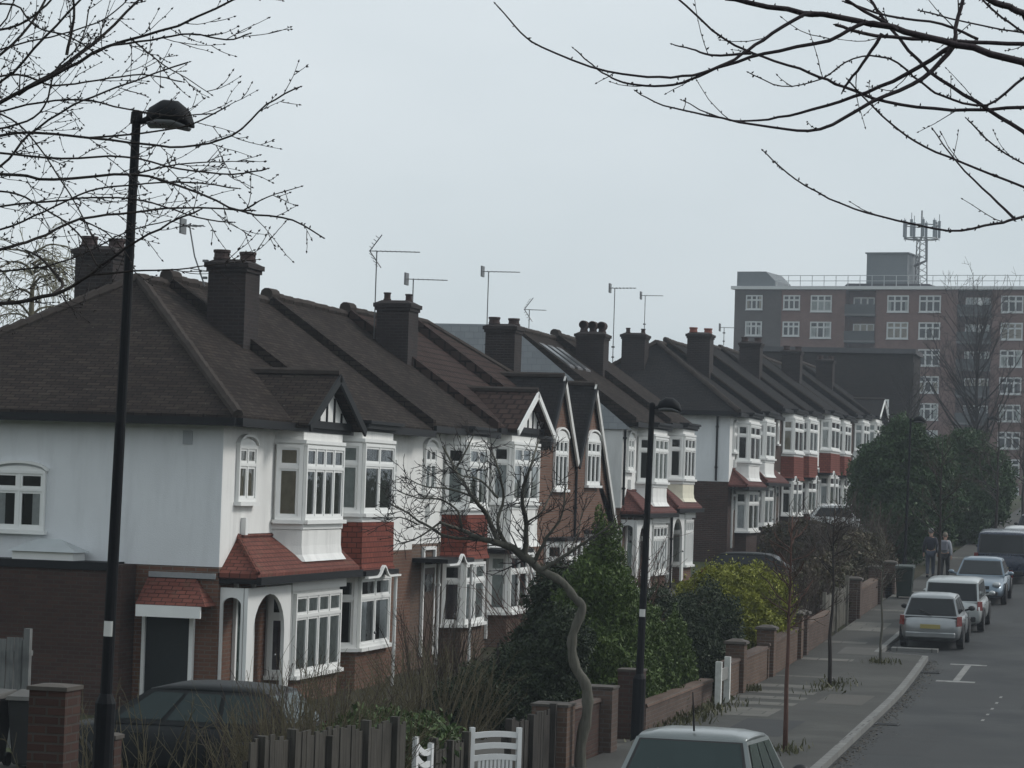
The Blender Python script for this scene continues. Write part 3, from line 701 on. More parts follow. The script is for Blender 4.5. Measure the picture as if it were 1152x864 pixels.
ROADW = m_ground('road_paint', (.26,.26,.25), (.10,.10,.10), (.20,.20,.195), 5, .003)

m = MB(); xs = [-500, -120, -60, -30, -16, -8, 4, 12, 30, 80, 300, 600]; vs = [(x, y, ground(y)-.02) for y in YS for x in xs]; nx = len(xs)
m.add(vs, [(j*nx+i, j*nx+i+1, (j+1)*nx+i+1, (j+1)*nx+i) for j in range(len(YS)-1) for i in range(nx-1)])
tag(m.build('ground', TURF), None, None, kind='structure')
ribbon('road', -7.3, 1.6, -20, 214, .012, ROADM)
def kx(y):                       # the kerb line with its build-out between the parking bays
    if y < 35.5: return -6.05
    if y < 36.5: return -6.05+(y-35.5)*1.02
    if y < 69: return -5.03-(y-36.5)*.0222
    if y < 69.4: return -5.75-(y-69)/.4*1.27
    return -7.02
ribbon('pavement', -8.72, lambda y: kx(y)-.15, -20, 214, .13, PAVE, .3, step=.5)
ribbon('kerb', lambda y: kx(y)-.146, kx, -20, 214, .135, KERB, .3, step=.5)
ribbon('far_pavement', 1.75, 4.4, -20, 214, .13, PAVE, .3)
ribbon('far_kerb', 1.6, 1.746, -20, 214, .135, KERB, .3)
ribbon('front_garden', -16.8, -8.9, 18, 170, .02, SOIL)
for y0, y1, x1 in ((51.5, 53.6, -7.3), (54.4, 55.2, -7.2), (56.0, 56.8, -7.2), (57.6, 58.4, -7.2), (59.2, 60.1, -7.0), (62.2, 62.5, -7.3), (66.6, 67.2, -7.4), (71.5, 72.1, -7.6), (75.5, 78.5, -7.6), (83, 83.6, -7.6), (89, 92, -7.6), (100, 100.9, -7.6), (112, 113, -7.6)):
    ribbon('pavement_slabs', -8.7, x1, y0, y1, .1345, SLAB)
ribbon('driveway', -16.7, -8.9, 35.6, 46.6, .026, DRIVE)
ribbon('driveway', -16.7, -8.9, 84.5, 89.8, .026, DRIVE); ribbon('driveway', -16.7, -8.9, 111.5, 117.5, .026, DRIVE)
PATCH = m_ground('asphalt_patch', (.038,.039,.040), (.050,.051,.052), (.043,.044,.045), 1.5, .006)
ribbon('road_patch', -5.2, -3.9, 46.5, 52.0, .0142, PATCH); ribbon('road_patch', -2.9, -1.2, 58, 63, .0142, PATCH); ribbon('road_patch', -4.4, -3.2, 82, 88, .0142, PATCH)
ribbon('pavement_patch', -7.6, -6.5, 47.5, 51, .1338, PATCH); ribbon('pavement_patch', -8.0, -7.0, 68.5, 70.5, .1338, DRIVE); ribbon('pavement_patch', -6.9, -5.95, 55.5, 58.2, .1338, DRIVE)
for y_ in (52.6, 66.0):
    t = thing('drain_grate', 'cast iron drain grate in the gutter by the ' + ('first slim sapling' if y_ < 60 else 'kerb end'), 'drain', (kx(y_)+.26, y_, ground(y_)+.016), group='drain grates in the gutter'); m = MB()
    for i in range(6): m.box(-.2, .2, -.24+i*.085, -.20+i*.085, .0, .012)
    m.box(-.22, -.2, -.26, .26, 0, .014); m.box(.2, .22, -.26, .26, 0, .014); m.build('grate', m_plain('cast_iron', (.02,.02,.021), .6, .3), t)
# painted bay mark with end bars, small dashes, dropped kerb stones
def paint(x0, x1, y0, y1): ribbon('road_marking', x0, x1, y0, y1, .0165, ROADW, step=.5)
paint(-4.78, -4.62, 64.3, 68.2); paint(-5.15, -4.25, 63.95, 64.28); paint(-5.15, -4.25, 68.22, 68.5)
for k in range(5): paint(-3.49, -3.43, 54.6+k*1.5, 55.0+k*1.5)
ribbon('kerb_build_out', -6.9, -5.7, 71.2, 71.55, .10, KERB, .2, step=.2)

# ================================================================= walls, piers and fences in front of the houses
def pier_wall(label, x, y0, y1, h, brick=None, piers=(), group='low brick garden walls along the pavement', cap=True, ph=.35, name='garden_wall'):
    brick = brick or BRICK_P; g = ground((y0+y1)/2)
    t = thing(name, label, 'garden wall', (x, y0, g), group=group)
    L = y1-y0; m = MB()
    dz = ground(y1)-ground(y0); lo = ground(y0)-g
    if h > 0:
        ht = lambda a: lo+dz*a/L
        m.loft([[(-.11, 0, ht(0)-.3), (.11, 0, ht(0)-.3), (.11, 0, ht(0)+h), (-.11, 0, ht(0)+h)], [(-.11, L, ht(L)-.3), (.11, L, ht(L)-.3), (.11, L, ht(L)+h), (-.11, L, ht(L)+h)]])
        m.build('wall', brick, t)
        if cap:
            m = MB(); m.loft([[(-.14, 0.02, ht(0)+h+.002), (.14, 0.02, ht(0)+h+.002), (.12, 0.02, ht(0)+h+.06), (-.12, 0.02, ht(0)+h+.06)], [(-.14, L-.02, ht(L)+h+.002), (.14, L-.02, ht(L)+h+.002), (.12, L-.02, ht(L)+h+.06), (-.12, L-.02, ht(L)+h+.06)]])
            m.build('coping', BRICK_P if brick is not BRICK_P else BRICK_O, t)
    for a in piers:
        zz = lo+dz*a/L; hh = h+ph; m = MB(); m.box(-.2, .2, a-.2, a+.2, zz-.3, zz+hh); p = m.build('pier', brick, t)
        m = MB(); m.loft([[(-.25, a-.25, zz+hh), (.25, a-.25, zz+hh), (.25, a+.25, zz+hh), (-.25, a+.25, zz+hh)], [(-.24, a-.24, zz+hh+.05), (.24, a-.24, zz+hh+.05), (.24, a+.24, zz+hh+.05), (-.24, a+.24, zz+hh+.05)], [(-.1, a-.1, zz+hh+.10), (.1, a-.1, zz+hh+.10), (.1, a+.1, zz+hh+.10), (-.1, a+.1, zz+hh+.10)]])
        m.build('cap', m_plain('pier_cap', (.075,.066,.058), .95, .4, 5), p)
    return t
def lone_pier(label, x, y, h, brick=None, w=.44):
    t = thing('brick_pier', label, 'gate pier', (x, y, ground(y)), group='brick piers by the gates'); m = MB(); m.box(-w/2, w/2, -w/2, w/2, -.3, h); m.build('shaft', brick or BRICK_P, t)
    m = MB(); e = w/2+.018; m.loft([[(-e,-e,h+.002), (e,-e,h+.002), (e,e,h+.002), (-e,e,h+.002)], [(-e,-e,h+.035), (e,-e,h+.035), (e,e,h+.035), (-e,e,h+.035)], [(-.06,-.06,h+.05), (.06,-.06,h+.05), (.06,.06,h+.05), (-.06,.06,h+.05)]]); m.build('cap', m_plain('pier_cap', (.075,.066,.058), .95, .4, 5), t)
    return t
lone_pier('broad dark brick pier beside the foot of the nearest lamp post', -8.9, 21.0, 1.78, BRICK_D, .32)
lone_pier('slim brick pier just beyond the tall near lamp post', -8.95, 22.35, 1.35, BRICK_D, .17)
lone_pier('brick pier with wide cap behind the twisted tree trunk', -8.95, 40.2, 1.05, BRICK_O, .55)
lone_pier('reddish brick pier between the twisted tree and the near hatchback', -8.85, 43.2, 1.15, BRICK_P, .5)
lone_pier('brick pier against the foot of the second lamp post', -9.05, 46.9, 1.2, BRICK_D, .42)
pier_wall('dark brick wall between the two piers beside the twisted tree', -8.9, 40.6, 43.0, .95, BRICK_D)
pier_wall('low mossy brick wall under the small conifer by the second lamp post', -8.95, 47.2, 54.4, .55, BRICK_P)
pier_wall('brick wall with one tall pier beside the white wooden sign post', -8.85, 56.0, 61.4, .8, BRICK_O, (1.5,))
pier_wall('brick wall with two capped piers below the yellow-green bush', -8.85, 61.6, 67.2, .85, BRICK_O, (.4, 5.2))
pier_wall('brick wall with end pier behind the stake-straight street sapling', -8.85, 67.6, 73.0, .8, BRICK_P, (.3,))
pier_wall('brick wall with pale pier before the overgrown hedge', -8.85, 79.5, 86.0, .9, BRICK_P, (.3, 6.2))
pier_wall('far brick wall beside the green wheelie bin', -8.85, 90.0, 94.0, .8, BRICK_P, (.2,))
def fence(name, label, p, q, h, posts, mat, group=None, bw=.14, gap=.012, seed=0, pm=None, ph=.12, sink=0.0, picket=False):
    p, q = Vector(p), Vector(q); d = q-p; L = math.hypot(d.x, d.y); ang = math.atan2(d.y, d.x); rg = random.Random(seed)
    t = thing(name, label, 'fence', p, ang, group); sl = d.z/L
    m = MB(); a = 0
    while a < L-bw:
        hh = h+rg.uniform(-.05, .05); z = sl*a; o = rg.uniform(-.008, .008); k = rg.uniform(-.012, .012)
        if picket: m.prism([(a, z+.05), (a+bw, z+.05), (a+bw, z+hh-.08), (a+bw/2, z+hh), (a, z+hh-.08)], o-.012, o+.012, 'y')
        else: m.loft([[(a, o-.011, z), (a+bw, o-.011, z), (a+bw, o+.011, z), (a, o+.011, z)], [(a+k, o-.011, z+hh), (a+bw+k, o-.011, z+hh), (a+bw+k, o+.011, z+hh), (a+k, o+.011, z+hh)]])
        a += bw+gap
    m.build('boards', mat, t)
    for z in (.25, h-.25):
        m = MB(); m.bar((0, .05, z), (L, .05, z+sl*L), .05, .08); m.build('rail', mat, t)
    for i, a in enumerate(posts):
        m = MB(); hh = h+ph+rg.uniform(-.05, .16); m.box(a-.05, a+.05, -.075, .025, sl*a-.3, sl*a+hh); m.build('post', pm or mat, t)
    return t
OLDW = m_wood('weathered_wood', (.035,.032,.027), (.082,.076,.066)); GREYW = m_wood('grey_fence_wood', (.12,.125,.125), (.20,.205,.20))
DARKW = m_wood('dark_fence_wood', (.03,.027,.024), (.055,.05,.045))
fence('wooden_fence', 'weathered board fence with leaning posts in front of the brown brush', (-8.9, 26.0, ground(26)), (-8.9, 31.8, ground(31.8)), 1.24, (.3, 1.3, 2.6, 4.0, 5.2), OLDW, seed=3, ph=.0)
fence('wooden_fence', 'short board fence panel between the two white gate leaves', (-8.9, 32.9, ground(32.9)), (-8.9, 34.8, ground(34.8)), .85, (.1, .9, 1.75), OLDW, seed=4, ph=.0)
fence('wooden_fence', 'tall silver-grey board fence beside the brick garage', (-19.6, 39.0, ground(39)+.05), (-16.95, 39.0, ground(39)+.05), 1.72, (0.05, 2.6), GREYW, seed=5, bw=.12, ph=.0)
fence('picket_fence', 'pale picket fence behind the street saplings', (-8.95, 73.2, ground(73.2)+.02), (-8.95, 78.8, ground(78.8)+.02), 1.15, (.1, 2.8, 5.4), m_wood('pale_picket_wood', (.13,.12,.10), (.20,.19,.165)), seed=6, bw=.12, gap=.12, picket=True)
WMET = m_plain('white_metal', (.66,.67,.67), .45, .1)
def gate(label, p, rz, W, H, droop):
    t = thing('garden_gate', label, 'gate', p, rz, 'white metal gates')
    m = MB()
    m.box(0, .06, -.03, .03, 0, H+.06); m.build('gate_stile', WMET, t); m = MB(); m.box(W-.06, W, -.03, .03, 0, H+droop+.05)
    m.build('gate_stile', WMET, t)
    m = MB()
    for z0 in (H-.05, H-.20, H-.35):
        pts = [(.06+(W-.12)*i/8, 0, z0+droop*(i/8)+.05*math.sin(math.pi*i/8)*(-1 if droop else .4)) for i in range(9)]
        m = MB()
        for a, b in zip(pts, pts[1:]): m.bar(a, b, .035, .075)
        m.build('gate_rail', WMET, t)
    m = MB(); m.bar((.06, 0, .12), (W-.06, 0, .12), .035, .06)
    m.build('gate_rail', WMET, t)
    m = MB(); n = 9
    for i in range(n):
        x = .14+(W-.28)*i/(n-1); m = MB(); m.box(x-.018, x+.018, -.014, .014, .15, H-.35+droop*x/W); m.build('gate_bar', WMET, t)
gate('white metal gate leaf standing ajar with curved top rails', (-8.9, 32.2, ground(32.2)), R(80), .5, .98, -.10)
gate('closed white metal gate with upright bars beside the dark wooden gate', (-8.85, 34.75, ground(34.75)), R(38), .74, .98, .0)
t = fence('wooden_gate', 'dark boarded gate with two thin pale rails before the twisted tree', (-8.9, 37.0, ground(37.0)), (-8.9, 39.8, ground(39.8)), .98, (.05, 1.4, 2.85), DARKW, seed=8, ph=.06); t['category'] = 'gate'
# the white wooden sign posts by the pavement
t = thing('sign_post', 'pair of short white posts joined by a small board beside the pavement', 'posts', (-8.55, 53.9, ground(53.9)))
for dy, hh in ((-.55, 1.02), (.55, 1.06)):
    m = MB(); m.box(-.06, .06, dy-.06, dy+.06, -.2, hh); m.build('post', m_plain('peeling_white', (.55,.56,.54), .7, .35, 8), t)
m = MB(); m.box(-.02, .02, -.49, .49, .62, .86); m.build('board', m_plain('board_grey', (.20,.20,.19), .7, .4, 8), t)

# ================================================================= street lamps
LAMP = m_plain('lamp_post_paint', (.006,.007,.009), .65, .25, 6, spec=.15)
def lamp(label, x, y, h=5.75, zg=None, base=.9, sticker=True, lean=1.0, sc_=1.0):
    g = ground(y)+.12 if zg is None else zg
    t = thing('street_lamp', label, 'street lamp', (x, y, g), 0, 'black street lamps up the pavement')
    t.rotation_euler = (0, R(lean), 0)
    m = MB(); m.tube([(0,0,-.2), (0,0,base), (0,0,base+.08)], [.088*sc_, .088*sc_, .055*sc_], 12); m.build('lamp_base', LAMP, t)
    m = MB(); m.tube([(0,0,base+.05), (0,0,h-.05)], [.052*sc_, .038*sc_], 12); m.lathe([(.05,0),(.055,.02),(.05,.10),(.02,.12)], (0,0,h-.06), 10); m.build('pole', LAMP, t)
    m = MB(); z = h-.02
    sect = [(.03, .03, .03, z-.03), (.10, .05, .055, z-.02), (.13, .11, .11, z+.0), (.24, .15, .155, z+.02), (.37, .15, .15, z+.015), (.47, .11, .11, z-.02), (.51, .06, .05, z-.05)]
    rings = []
    for xx, hw, hh, zc in sect: rings.append([(xx, hw*math.cos(2*math.pi*k/12), zc+(hh if math.sin(2*math.pi*k/12) > 0 else hh*.35)*math.sin(2*math.pi*k/12)) for k in range(12)])
    m.loft(rings); m.build('lantern', LAMP, t, smooth=True)
    m = MB(); rings = []
    for xx, hw, hh, zc in sect[2:6]: rings.append([(xx, hw*.86*math.cos(2*math.pi*k/12), zc-.03+(.004 if math.sin(2*math.pi*k/12) > 0 else hh*.42)*math.sin(2*math.pi*k/12)) for k in range(12)])
    m.loft(rings); m.build('lamp_glass', m_plain('lamp_glass', (.11,.115,.12), .25, .1), t, smooth=True)
    if sticker:
        m = MB(); r = .057*sc_
        for i in range(6):
            a0, a1 = -2.2+i*.25, -2.2+(i+1)*.25
            m.add([(r*math.cos(a0), r*math.sin(a0), 2.07), (r*math.cos(a1), r*math.sin(a1), 2.07), (r*math.cos(a1), r*math.sin(a1), 2.20), (r*math.cos(a0), r*math.sin(a0), 2.20)], [(0,1,2,3)])
        m.build('number_plate', m_plain('sticker_white', (.62,.62,.60), .6, .1), t, fix=False)
    return t
lamp('nearest and tallest black street lamp, in front of the white end house', -8.78, 21.75, 6.52, .93, 1.50)
lamp('black street lamp standing before the pair of white bayed houses', -8.8, 46.2, 5.72, base=1.0, sc_=1.3)
lamp('distant black street lamp rising out of the evergreen tree', -8.8, 94.7, 5.75, sticker=False)
lamp('farthest street lamp, small against the brick flats', -8.8, 136, 5.6, sticker=False)

# ================================================================= TV aerials
def aerial(label, x, y, z0, h, boom, ang, kind='yagi', up='h', lean=0.0):
    t = thing('tv_aerial', label, 'TV aerial', (x, y, z0), group='TV aerials on the chimneys')
    m = MB(); top = Vector((lean, 0, h)); m.tube([(0,0,0), top*.5+Vector((lean*.15,0,0)), top], .016, 6); m.box(-.04, .04, -.04, .04, .15, .2); m.box(-.05, .05, -.05, .05, .5, .55); m.build('mast_pole', ALU, t)
    d = Vector((math.cos(ang), math.sin(ang), .0)); e = Vector((-d.y, d.x, 0)); b = MB(); b.tube([top-d*.2, top+d*boom], .012, 5); bo = b.build('boom', ALU, t)
    k = MB()
    ax = e if up == 'h' else ZU
    n = int(boom/.12)
    for i in range(n):
        p = top+d*(boom*i/n); L = .24-.06*i/n; k.tube([p-ax*L, p+ax*L], .009, 4)
    if kind == 'big':
        for sgn in (-1, 1):
            for j in range(4):
                q = top-d*.15+ZU*(.09+.09*j)*sgn-d*.05*j*-1; k.tube([q-e*.3, q+e*.3], .010, 4)
            k.tube([top-d*.18, top+ZU*.42*sgn+d*.12], .014, 4)
    else:
        q = top-d*.18; k.box(q.x-.02, q.x+.02, q.y-.16, q.y+.16, q.z-.16, q.z+.16)
    k.build('elements', ALU, t)
aerial('tall aerial with wide crossed reflector on the second chimney', -19.6, 65.8, 7.2, 3.0, 1.1, R(10), 'big')
aerial('plain aerial standing behind the second chimney', -19.35, 68.4, 7.4, 2.3, .9, R(15))
aerial('thin aerial on the third chimney above the brown gables', -19.75, 78.0, 8.0, 2.7, .95, R(5))
aerial('small aerial farther back behind the grey loft dormer', -21.9, 92.5, 8.8, 1.75, .6, R(20), 'big')
aerial('aerial with short boom beside the hooded chimney pots', -18.6, 91.2, 8.7, 2.55, .8, R(-12))
aerial('aerial on the small rear chimney of the hipped house', -20.95, 109.0, 10.6, 1.7, .75, R(0))
aerial('little aerial beside the red chimney pots', -18.2, 112.4, 10.5, .75, .7, R(8))
aerial('bent aerial bracket on the big chimney of the end house', -19.46, 52.95, 8.3, 1.25, .38, R(-20), lean=-.38)

# ================================================================= vehicles
TYRE = m_plain('tyre_rubber', (.014,.014,.015), .8, .2); RIM = m_plain('wheel_rim', (.30,.31,.32), .35, .15, 6, metal=.7)
CGL = m_plain('car_glass', (.010,.013,.015), .08, .1, 2, spec=.3); CGT = m_plain('teal_car_glass', (.022,.038,.038), .10, .25, 2, spec=.28)
TRIM = m_plain('black_trim', (.015,.015,.016), .55, .15); HLAMP = m_plain('headlight', (.36,.39,.41), .12, .1, 3, spec=.8); TLAMP = m_plain('tail_light', (.13,.012,.010), .2, .1, 3)
PLY = m_plain('yellow_plate', (.32,.27,.10), .5, .06); PLW = m_plain('white_plate', (.6,.6,.58), .5, .06)
def car(label, x, y, rz, paint, L=3.9, W=1.68, H=1.46, kind='hatch', belt=.90, glass=None, zoff=None, group='cars parked along the kerb', tilt=True, name='parked_car', cat='car'):
    glass = glass or CGL
    z0 = (ground(y)+.02) if zoff is None else zoff
    t = thing(name, label, cat, (x, y, z0), rz, group)
    if tilt:
        s = (ground(y+1)-ground(y-1))/2; t.rotation_mode = 'XYZ'; t.rotation_euler = (0, -math.atan(s)*math.sin(rz), rz) if abs(math.sin(rz)) > .5 else (0, 0, rz)
    h = L/2; w = W/2
    if kind == 'hatch': st = [(-.5,.55,.74,.36), (-.488,.80,.90,.30), (-.455,belt-.02,.96,.24), (-.36,belt,.985,.20), (-.1,belt+.01,1,.19), (.12,belt+.0,1,.19), (.24,belt-.02,.99,.19), (.36,belt-.10,.97,.20), (.44,belt-.19,.92,.22), (.485,belt-.32,.82,.25), (.5,.46,.70,.32)]
    elif kind == 'sedan': st = [(-.5,.58,.76,.36), (-.488,.80,.90,.30), (-.45,belt-.03,.95,.24), (-.33,belt,.985,.20), (-.1,belt,1,.19), (.12,belt-.01,1,.19), (.22,belt-.03,.99,.19), (.36,belt-.11,.96,.20), (.45,belt-.20,.90,.22), (.488,belt-.32,.80,.26), (.5,.48,.70,.32)]
    else: st = [(-.5,.6,.86,.36), (-.494,belt-.05,.95,.28), (-.47,belt,.97,.22), (-.3,belt,.99,.20), (0,belt,1,.2), (.2,belt,1,.2), (.3,belt-.02,.99,.2), (.40,belt-.08,.96,.2), (.46,belt-.18,.91,.22), (.492,belt-.4,.82,.25), (.5,.5,.72,.32)]
    rings = []
    for f, zt, k, zb in st:
        a = f*L; b = k*w; zm = zb+(zt-zb)*.45
        half = [(0, zb), (b*.86, zb), (b*.97, zb+.09), (b, zm), (b*.985, zb+(zt-zb)*.72), (b*.93, zt-.035), (b*.80, zt), (0, zt+.018)]
        rings.append([(a, p, q) for p, q in half] + [(a, -p, q) for p, q in half[-2:0:-1]])
    m = MB(); m.loft(rings); body = m.build('body', paint, t, smooth=True)
    sm = body.modifiers.new('smooth', 'SUBSURF'); sm.levels = 1; sm.render_levels = 1
    cab = {'hatch': ((-.465, .23), (-.345, .02)), 'sedan': ((-.36, .21), (-.19, .02)), 'van': ((-.485, .34), (-.455, .16)), 'suv': ((-.48, .25), (-.43, .08))}[kind]
    (xr0, xf0), (xr1, xf1) = [(a*L, b*L) for a, b in cab]; zb = belt-.03; zm = H-.10; w0, w1, w2 = w*.90, w*.72, w*.58
    if kind in ('van', 'suv'): w1, w2 = w*.84, w*.74
    lerp = lambda a, b, f: a+(b-a)*f
    fm = (zm-zb)/(H-zb)
    base = [(xr0,-w0,zb), (xf0,-w0,zb), (xf0,w0,zb), (xr0,w0,zb)]
    mid = [(lerp(xr0,xr1,.82),-w1,zm), (lerp(xf0,xf1,.84),-w1,zm), (lerp(xf0,xf1,.84),w1,zm), (lerp(xr0,xr1,.82),w1,zm)]
    top = [(xr1+.12,-w2,H-.015), (xf1-.10,-w2,H-.015), (xf1-.10,w2,H-.015), (xr1+.12,w2,H-.015)]
    m = MB(); m.loft([base, mid]); cabn = m.build('pillars', paint, t)
    m = MB(); n = 9; rg = []
    for i in range(n):
        f = i/(n-1); xx = lerp(mid[0][0], mid[1][0], f); ef = math.sin(math.pi*f)**.35 if 0 < f < 1 else 0
        rg.append([(xx, -w1*1.005, zm-.012), (xx, -w1*.97, zm+(H-zm)*.55*max(ef,.15)), (xx, -w2*.8, zm+(H-zm)*.93*max(ef,.1)), (xx, 0, zm+(H-zm)*max(ef,.1)), (xx, w2*.8, zm+(H-zm)*.93*max(ef,.1)), (xx, w1*.97, zm+(H-zm)*.55*max(ef,.15)), (xx, w1*1.005, zm-.012)])
    m.loft(rg); m.build('roof', paint, t, smooth=True)
    def panel(mb, A, B, Cc, D, mu0, mu1, mv0, mv1, off):
        A, B, Cc, D = map(Vector, (A, B, Cc, D)); nn = (B-A).cross(D-A).normalized()*off
        P = lambda u, v: (A.lerp(B, u)).lerp(D.lerp(Cc, u), v)+nn
        mb.add([P(mu0, mv0), P(mu1, mv0), P(mu1, mv1), P(mu0, mv1)], [(0,1,2,3)])
    for nm, i, j in (('rear_window', 3, 0), ('windscreen', 1, 2)):
        g = MB(); panel(g, base[i], base[j], mid[j], mid[i], .06, .94, .10, .93, .012); gw = g.build(nm, glass, t, fix=False)
        f = MB(); panel(f, base[i], base[j], mid[j], mid[i], .035, .965, .06, .97, .006); f.build('seal', TRIM, gw, fix=False)
    for i, j, sg in ((0, 1, 1), (2, 3, 1)):
        A, B, Cc, D = base[i], base[j], mid[j], mid[i]
        if i == 2: A, B, Cc, D = base[2], base[3], mid[3], mid[2]
        cuts = [(.06,.36),(.39,.66),(.69,.93)] if kind != 'van' else [(.05,.30),(.33,.62),(.65,.93)]
        if i == 2: cuts = [(1-b, 1-a) for a, b in cuts]
        for a, b in cuts:
            g = MB(); panel(g, A, B, Cc, D, a, b, .14, .92, .010); g.build('side_window', glass, t, fix=False)
    r = .305
    for xx in (-.30*L, .315*L):
        for sg in (-1, 1):
            m = MB(); yy = sg*(w-.17); o = .19*sg
            m.lathe([(r*.55, 0), (r*.94, .0), (r, .03), (r, .165), (r*.94, .19), (r*.62, .19), (r*.58, .17)], (xx, yy-(0 if sg > 0 else .19), r), 20, 'y'); wh = m.build('wheel', TYRE, t, smooth=False)
            m = MB(); yo = w+.012 if sg > 0 else -w-.012
            m.lathe([(r*.62, 0), (r*.6, .01), (r*.2, .015), (.02, .02)] if sg > 0 else [(.02, -.02), (r*.2, -.015), (r*.6, -.01), (r*.62, 0)], (xx, yo-.03*sg, r), 20, 'y'); m.build('rim', RIM, wh)
            m = MB(); pts = [(xx+(r+.06)*math.cos(math.pi*i/12), sg*(w-.005), r+(r+.06)*math.sin(math.pi*i/12)) for i in range(13)]; m.tube(pts, .035, 5); m.build('wheel_arch', TRIM, t)
    for sg in (-1, 1):
        m = MB(); m.sphere((h-.16, sg*w*.68, .66), .15, 10, 7, (.9,1,.62)) if kind != 'van' else m.sphere((h-.13, sg*w*.70, .78), .16, 10, 7, (.8,1,.8)); m.build('headlight', HLAMP, t, smooth=True)
        m = MB(); tz = .80 if kind != 'van' else 1.0
        m.loft([[(-h+.03, sg*w*.84, tz-.16), (-h+.16, sg*w*.99, tz-.16), (-h+.22, sg*w*.975, tz+.10), (-h+.06, sg*w*.84, tz+.10)], [(-h-.0, sg*w*.85, tz-.15), (-h+.12, sg*w*1.01, tz-.15), (-h+.18, sg*w*.995, tz+.09), (-h+.03, sg*w*.85, tz+.09)]]); m.build('tail_light', TLAMP, t)
        m = MB(); m.sphere((xf0-.22, sg*(w+.09), belt+.06), .10, 8, 6, (.7,1,.7)); m.bar((xf0-.18, sg*w*.86, belt-.01), (xf0-.2, sg*(w+.05), belt+.04), .05, .05); m.build('wing_mirror', paint if kind != 'hatch' else TRIM, t, smooth=True)
        m = MB(); yy = sg*(w+.006)
        m.box(-.18*L, -.18*L+.16, yy-.012, yy+.012, belt-.17, belt-.14); m.box(.06*L, .06*L+.16, yy-.012, yy+.012, belt-.17, belt-.14); m.build('door_handle', paint, t)
    m = MB(); m.box(-h-.035, -h+.12, -w*.80, w*.80, .33, .47); m.build('rear_bumper', paint if kind == 'hatch' else TRIM, t, bevel=.02)
    m = MB(); m.bar((-h+.10, -.02, belt+.02), (-h+.17, .30, belt+.14), .02, .02); m.build('rear_wiper', TRIM, t)
    m = MB()
    for sg in (-1, 1):
        for xx in (-.10*L, .20*L): m.box(xx-.006, xx+.006, sg*(w+.002)-.004, sg*(w+.002)+.004, .34, belt-.06)
    m.build('door_seam', TRIM, t)
    m = MB(); m.box(h-.10, h+.03, -w*.74, w*.74, .30, .44); m.build('front_bumper', TRIM, t, bevel=.02)
    m = MB(); m.box(h-.075, h+.008, -w*.42, w*.42, .52, .62); m.build('grille', TRIM, t)
    m = MB(); m.box(-h-.048, -h-.03, -.26, .26, .50 if kind != 'hatch' else .57, .61 if kind != 'hatch' else .68); m.build('rear_plate', PLY, t)
    m = MB(); m.box(h+.03, h+.045, -.26, .26, .34, .45); m.build('front_plate', PLW, t)
    return t
UPH, DNH = R(90), R(-90)
SILV = m_paint('silver_paint', (.27,.285,.295), .6, .3); SILV2 = m_paint('pale_silver_paint', (.40,.42,.42), .5, .3); BLUEG = m_paint('blue_grey_paint', (.16,.21,.26), .55, .3)
NAVY = m_paint('navy_paint', (.014,.022,.045), .3, .25); TEAL = m_paint('dark_teal_paint', (.05,.065,.068), .5, .28); BLK = m_plain('black_car_paint', (.008,.010,.011), .5, .3, 4, spec=.25); WCAR = m_paint('white_car_paint', (.62,.63,.63), .1, .3)
c = car('dark grey-green hatchback with roof aerial, nearest car at the kerb', -4.90, 30.2, UPH, m_paint('grey_green_paint', (.17,.19,.19), .55, .3), 3.85, 1.66, 1.45, glass=CGT)
m = MB(); m.tube([(-1.25, 0, 1.43), (-1.42, 0, 1.85)], [.012, .006], 6); m.build('roof_aerial', TRIM, c)
for sy in (-.33, .33):
    pass
car('small silver hatchback with yellow rear plate, by the painted bay mark', -5.95, 73.6, UPH, SILV, 3.6, 1.62, 1.44)
car('silver car parked tight in front of the small silver hatchback', -5.85, 79.6, UPH, SILV2, 4.2, 1.72, 1.50, 'suv')
car('blue-grey saloon with headlights facing down the hill', -5.85, 90.6, DNH, BLUEG, 4.4, 1.74, 1.43, 'sedan')
car('tall dark navy van behind the blue-grey saloon', -5.75, 101.5, UPH, NAVY, 4.8, 1.95, 1.88, 'van', 1.08)
car('white car at the top of the row beyond the navy van', -5.75, 113.5, UPH, WCAR, 4.3, 1.75, 1.5, 'hatch')
car('dark blue car at the far end of the parked row', -5.75, 126, UPH, NAVY, 4.3, 1.75, 1.5, 'hatch')
car('black hatchback side-on in the driveway behind bare twigs', -13.7, 36.9, R(180), BLK, 4.2, 1.72, 1.46, 'hatch', glass=CGT, group='cars in the driveways', zoff=ground(36.9)-.10)
car('dark car in the driveway beyond the yellow-green bush', -12.6, 88.0, R(0), BLK, 4.2, 1.72, 1.45, 'hatch', group='cars in the driveways', zoff=ground(88)+.03)
car('white car on the raised drive above the grey retaining wall', -12.6, 113.2, R(10), WCAR, 4.2, 1.72, 1.45, 'hatch', group='cars in the driveways', zoff=ground(112)+.72)
car('white car in the front garden below the twin brick gables', -13.2, 69.6, R(0), WCAR, 4.0, 1.7, 1.48, 'hatch', group='cars in the driveways', zoff=ground(69.6)+.03)
m = MB(); m.box(-15.2, -10.95, 108.0, 118.5, ground(112)-.8, ground(112)+.70); m.build('raised_drive', DRIVE)['kind'] = 'structure'
t = thing('retaining_wall', 'plain grey retaining wall under the white car on the raised drive', 'garden wall', (-10.9, 107.5, ground(112)))
m = MB(); m.box(-.04, .12, 0, 11, -.9, .86); m.build('wall', m_render('grey_render', (.16,.165,.17), .3), t)
m = MB(); m.box(-.08, .16, -.02, 11.02, .862, .92); m.build('coping', m_plain('pier_cap', (.1,.1,.1)), t)

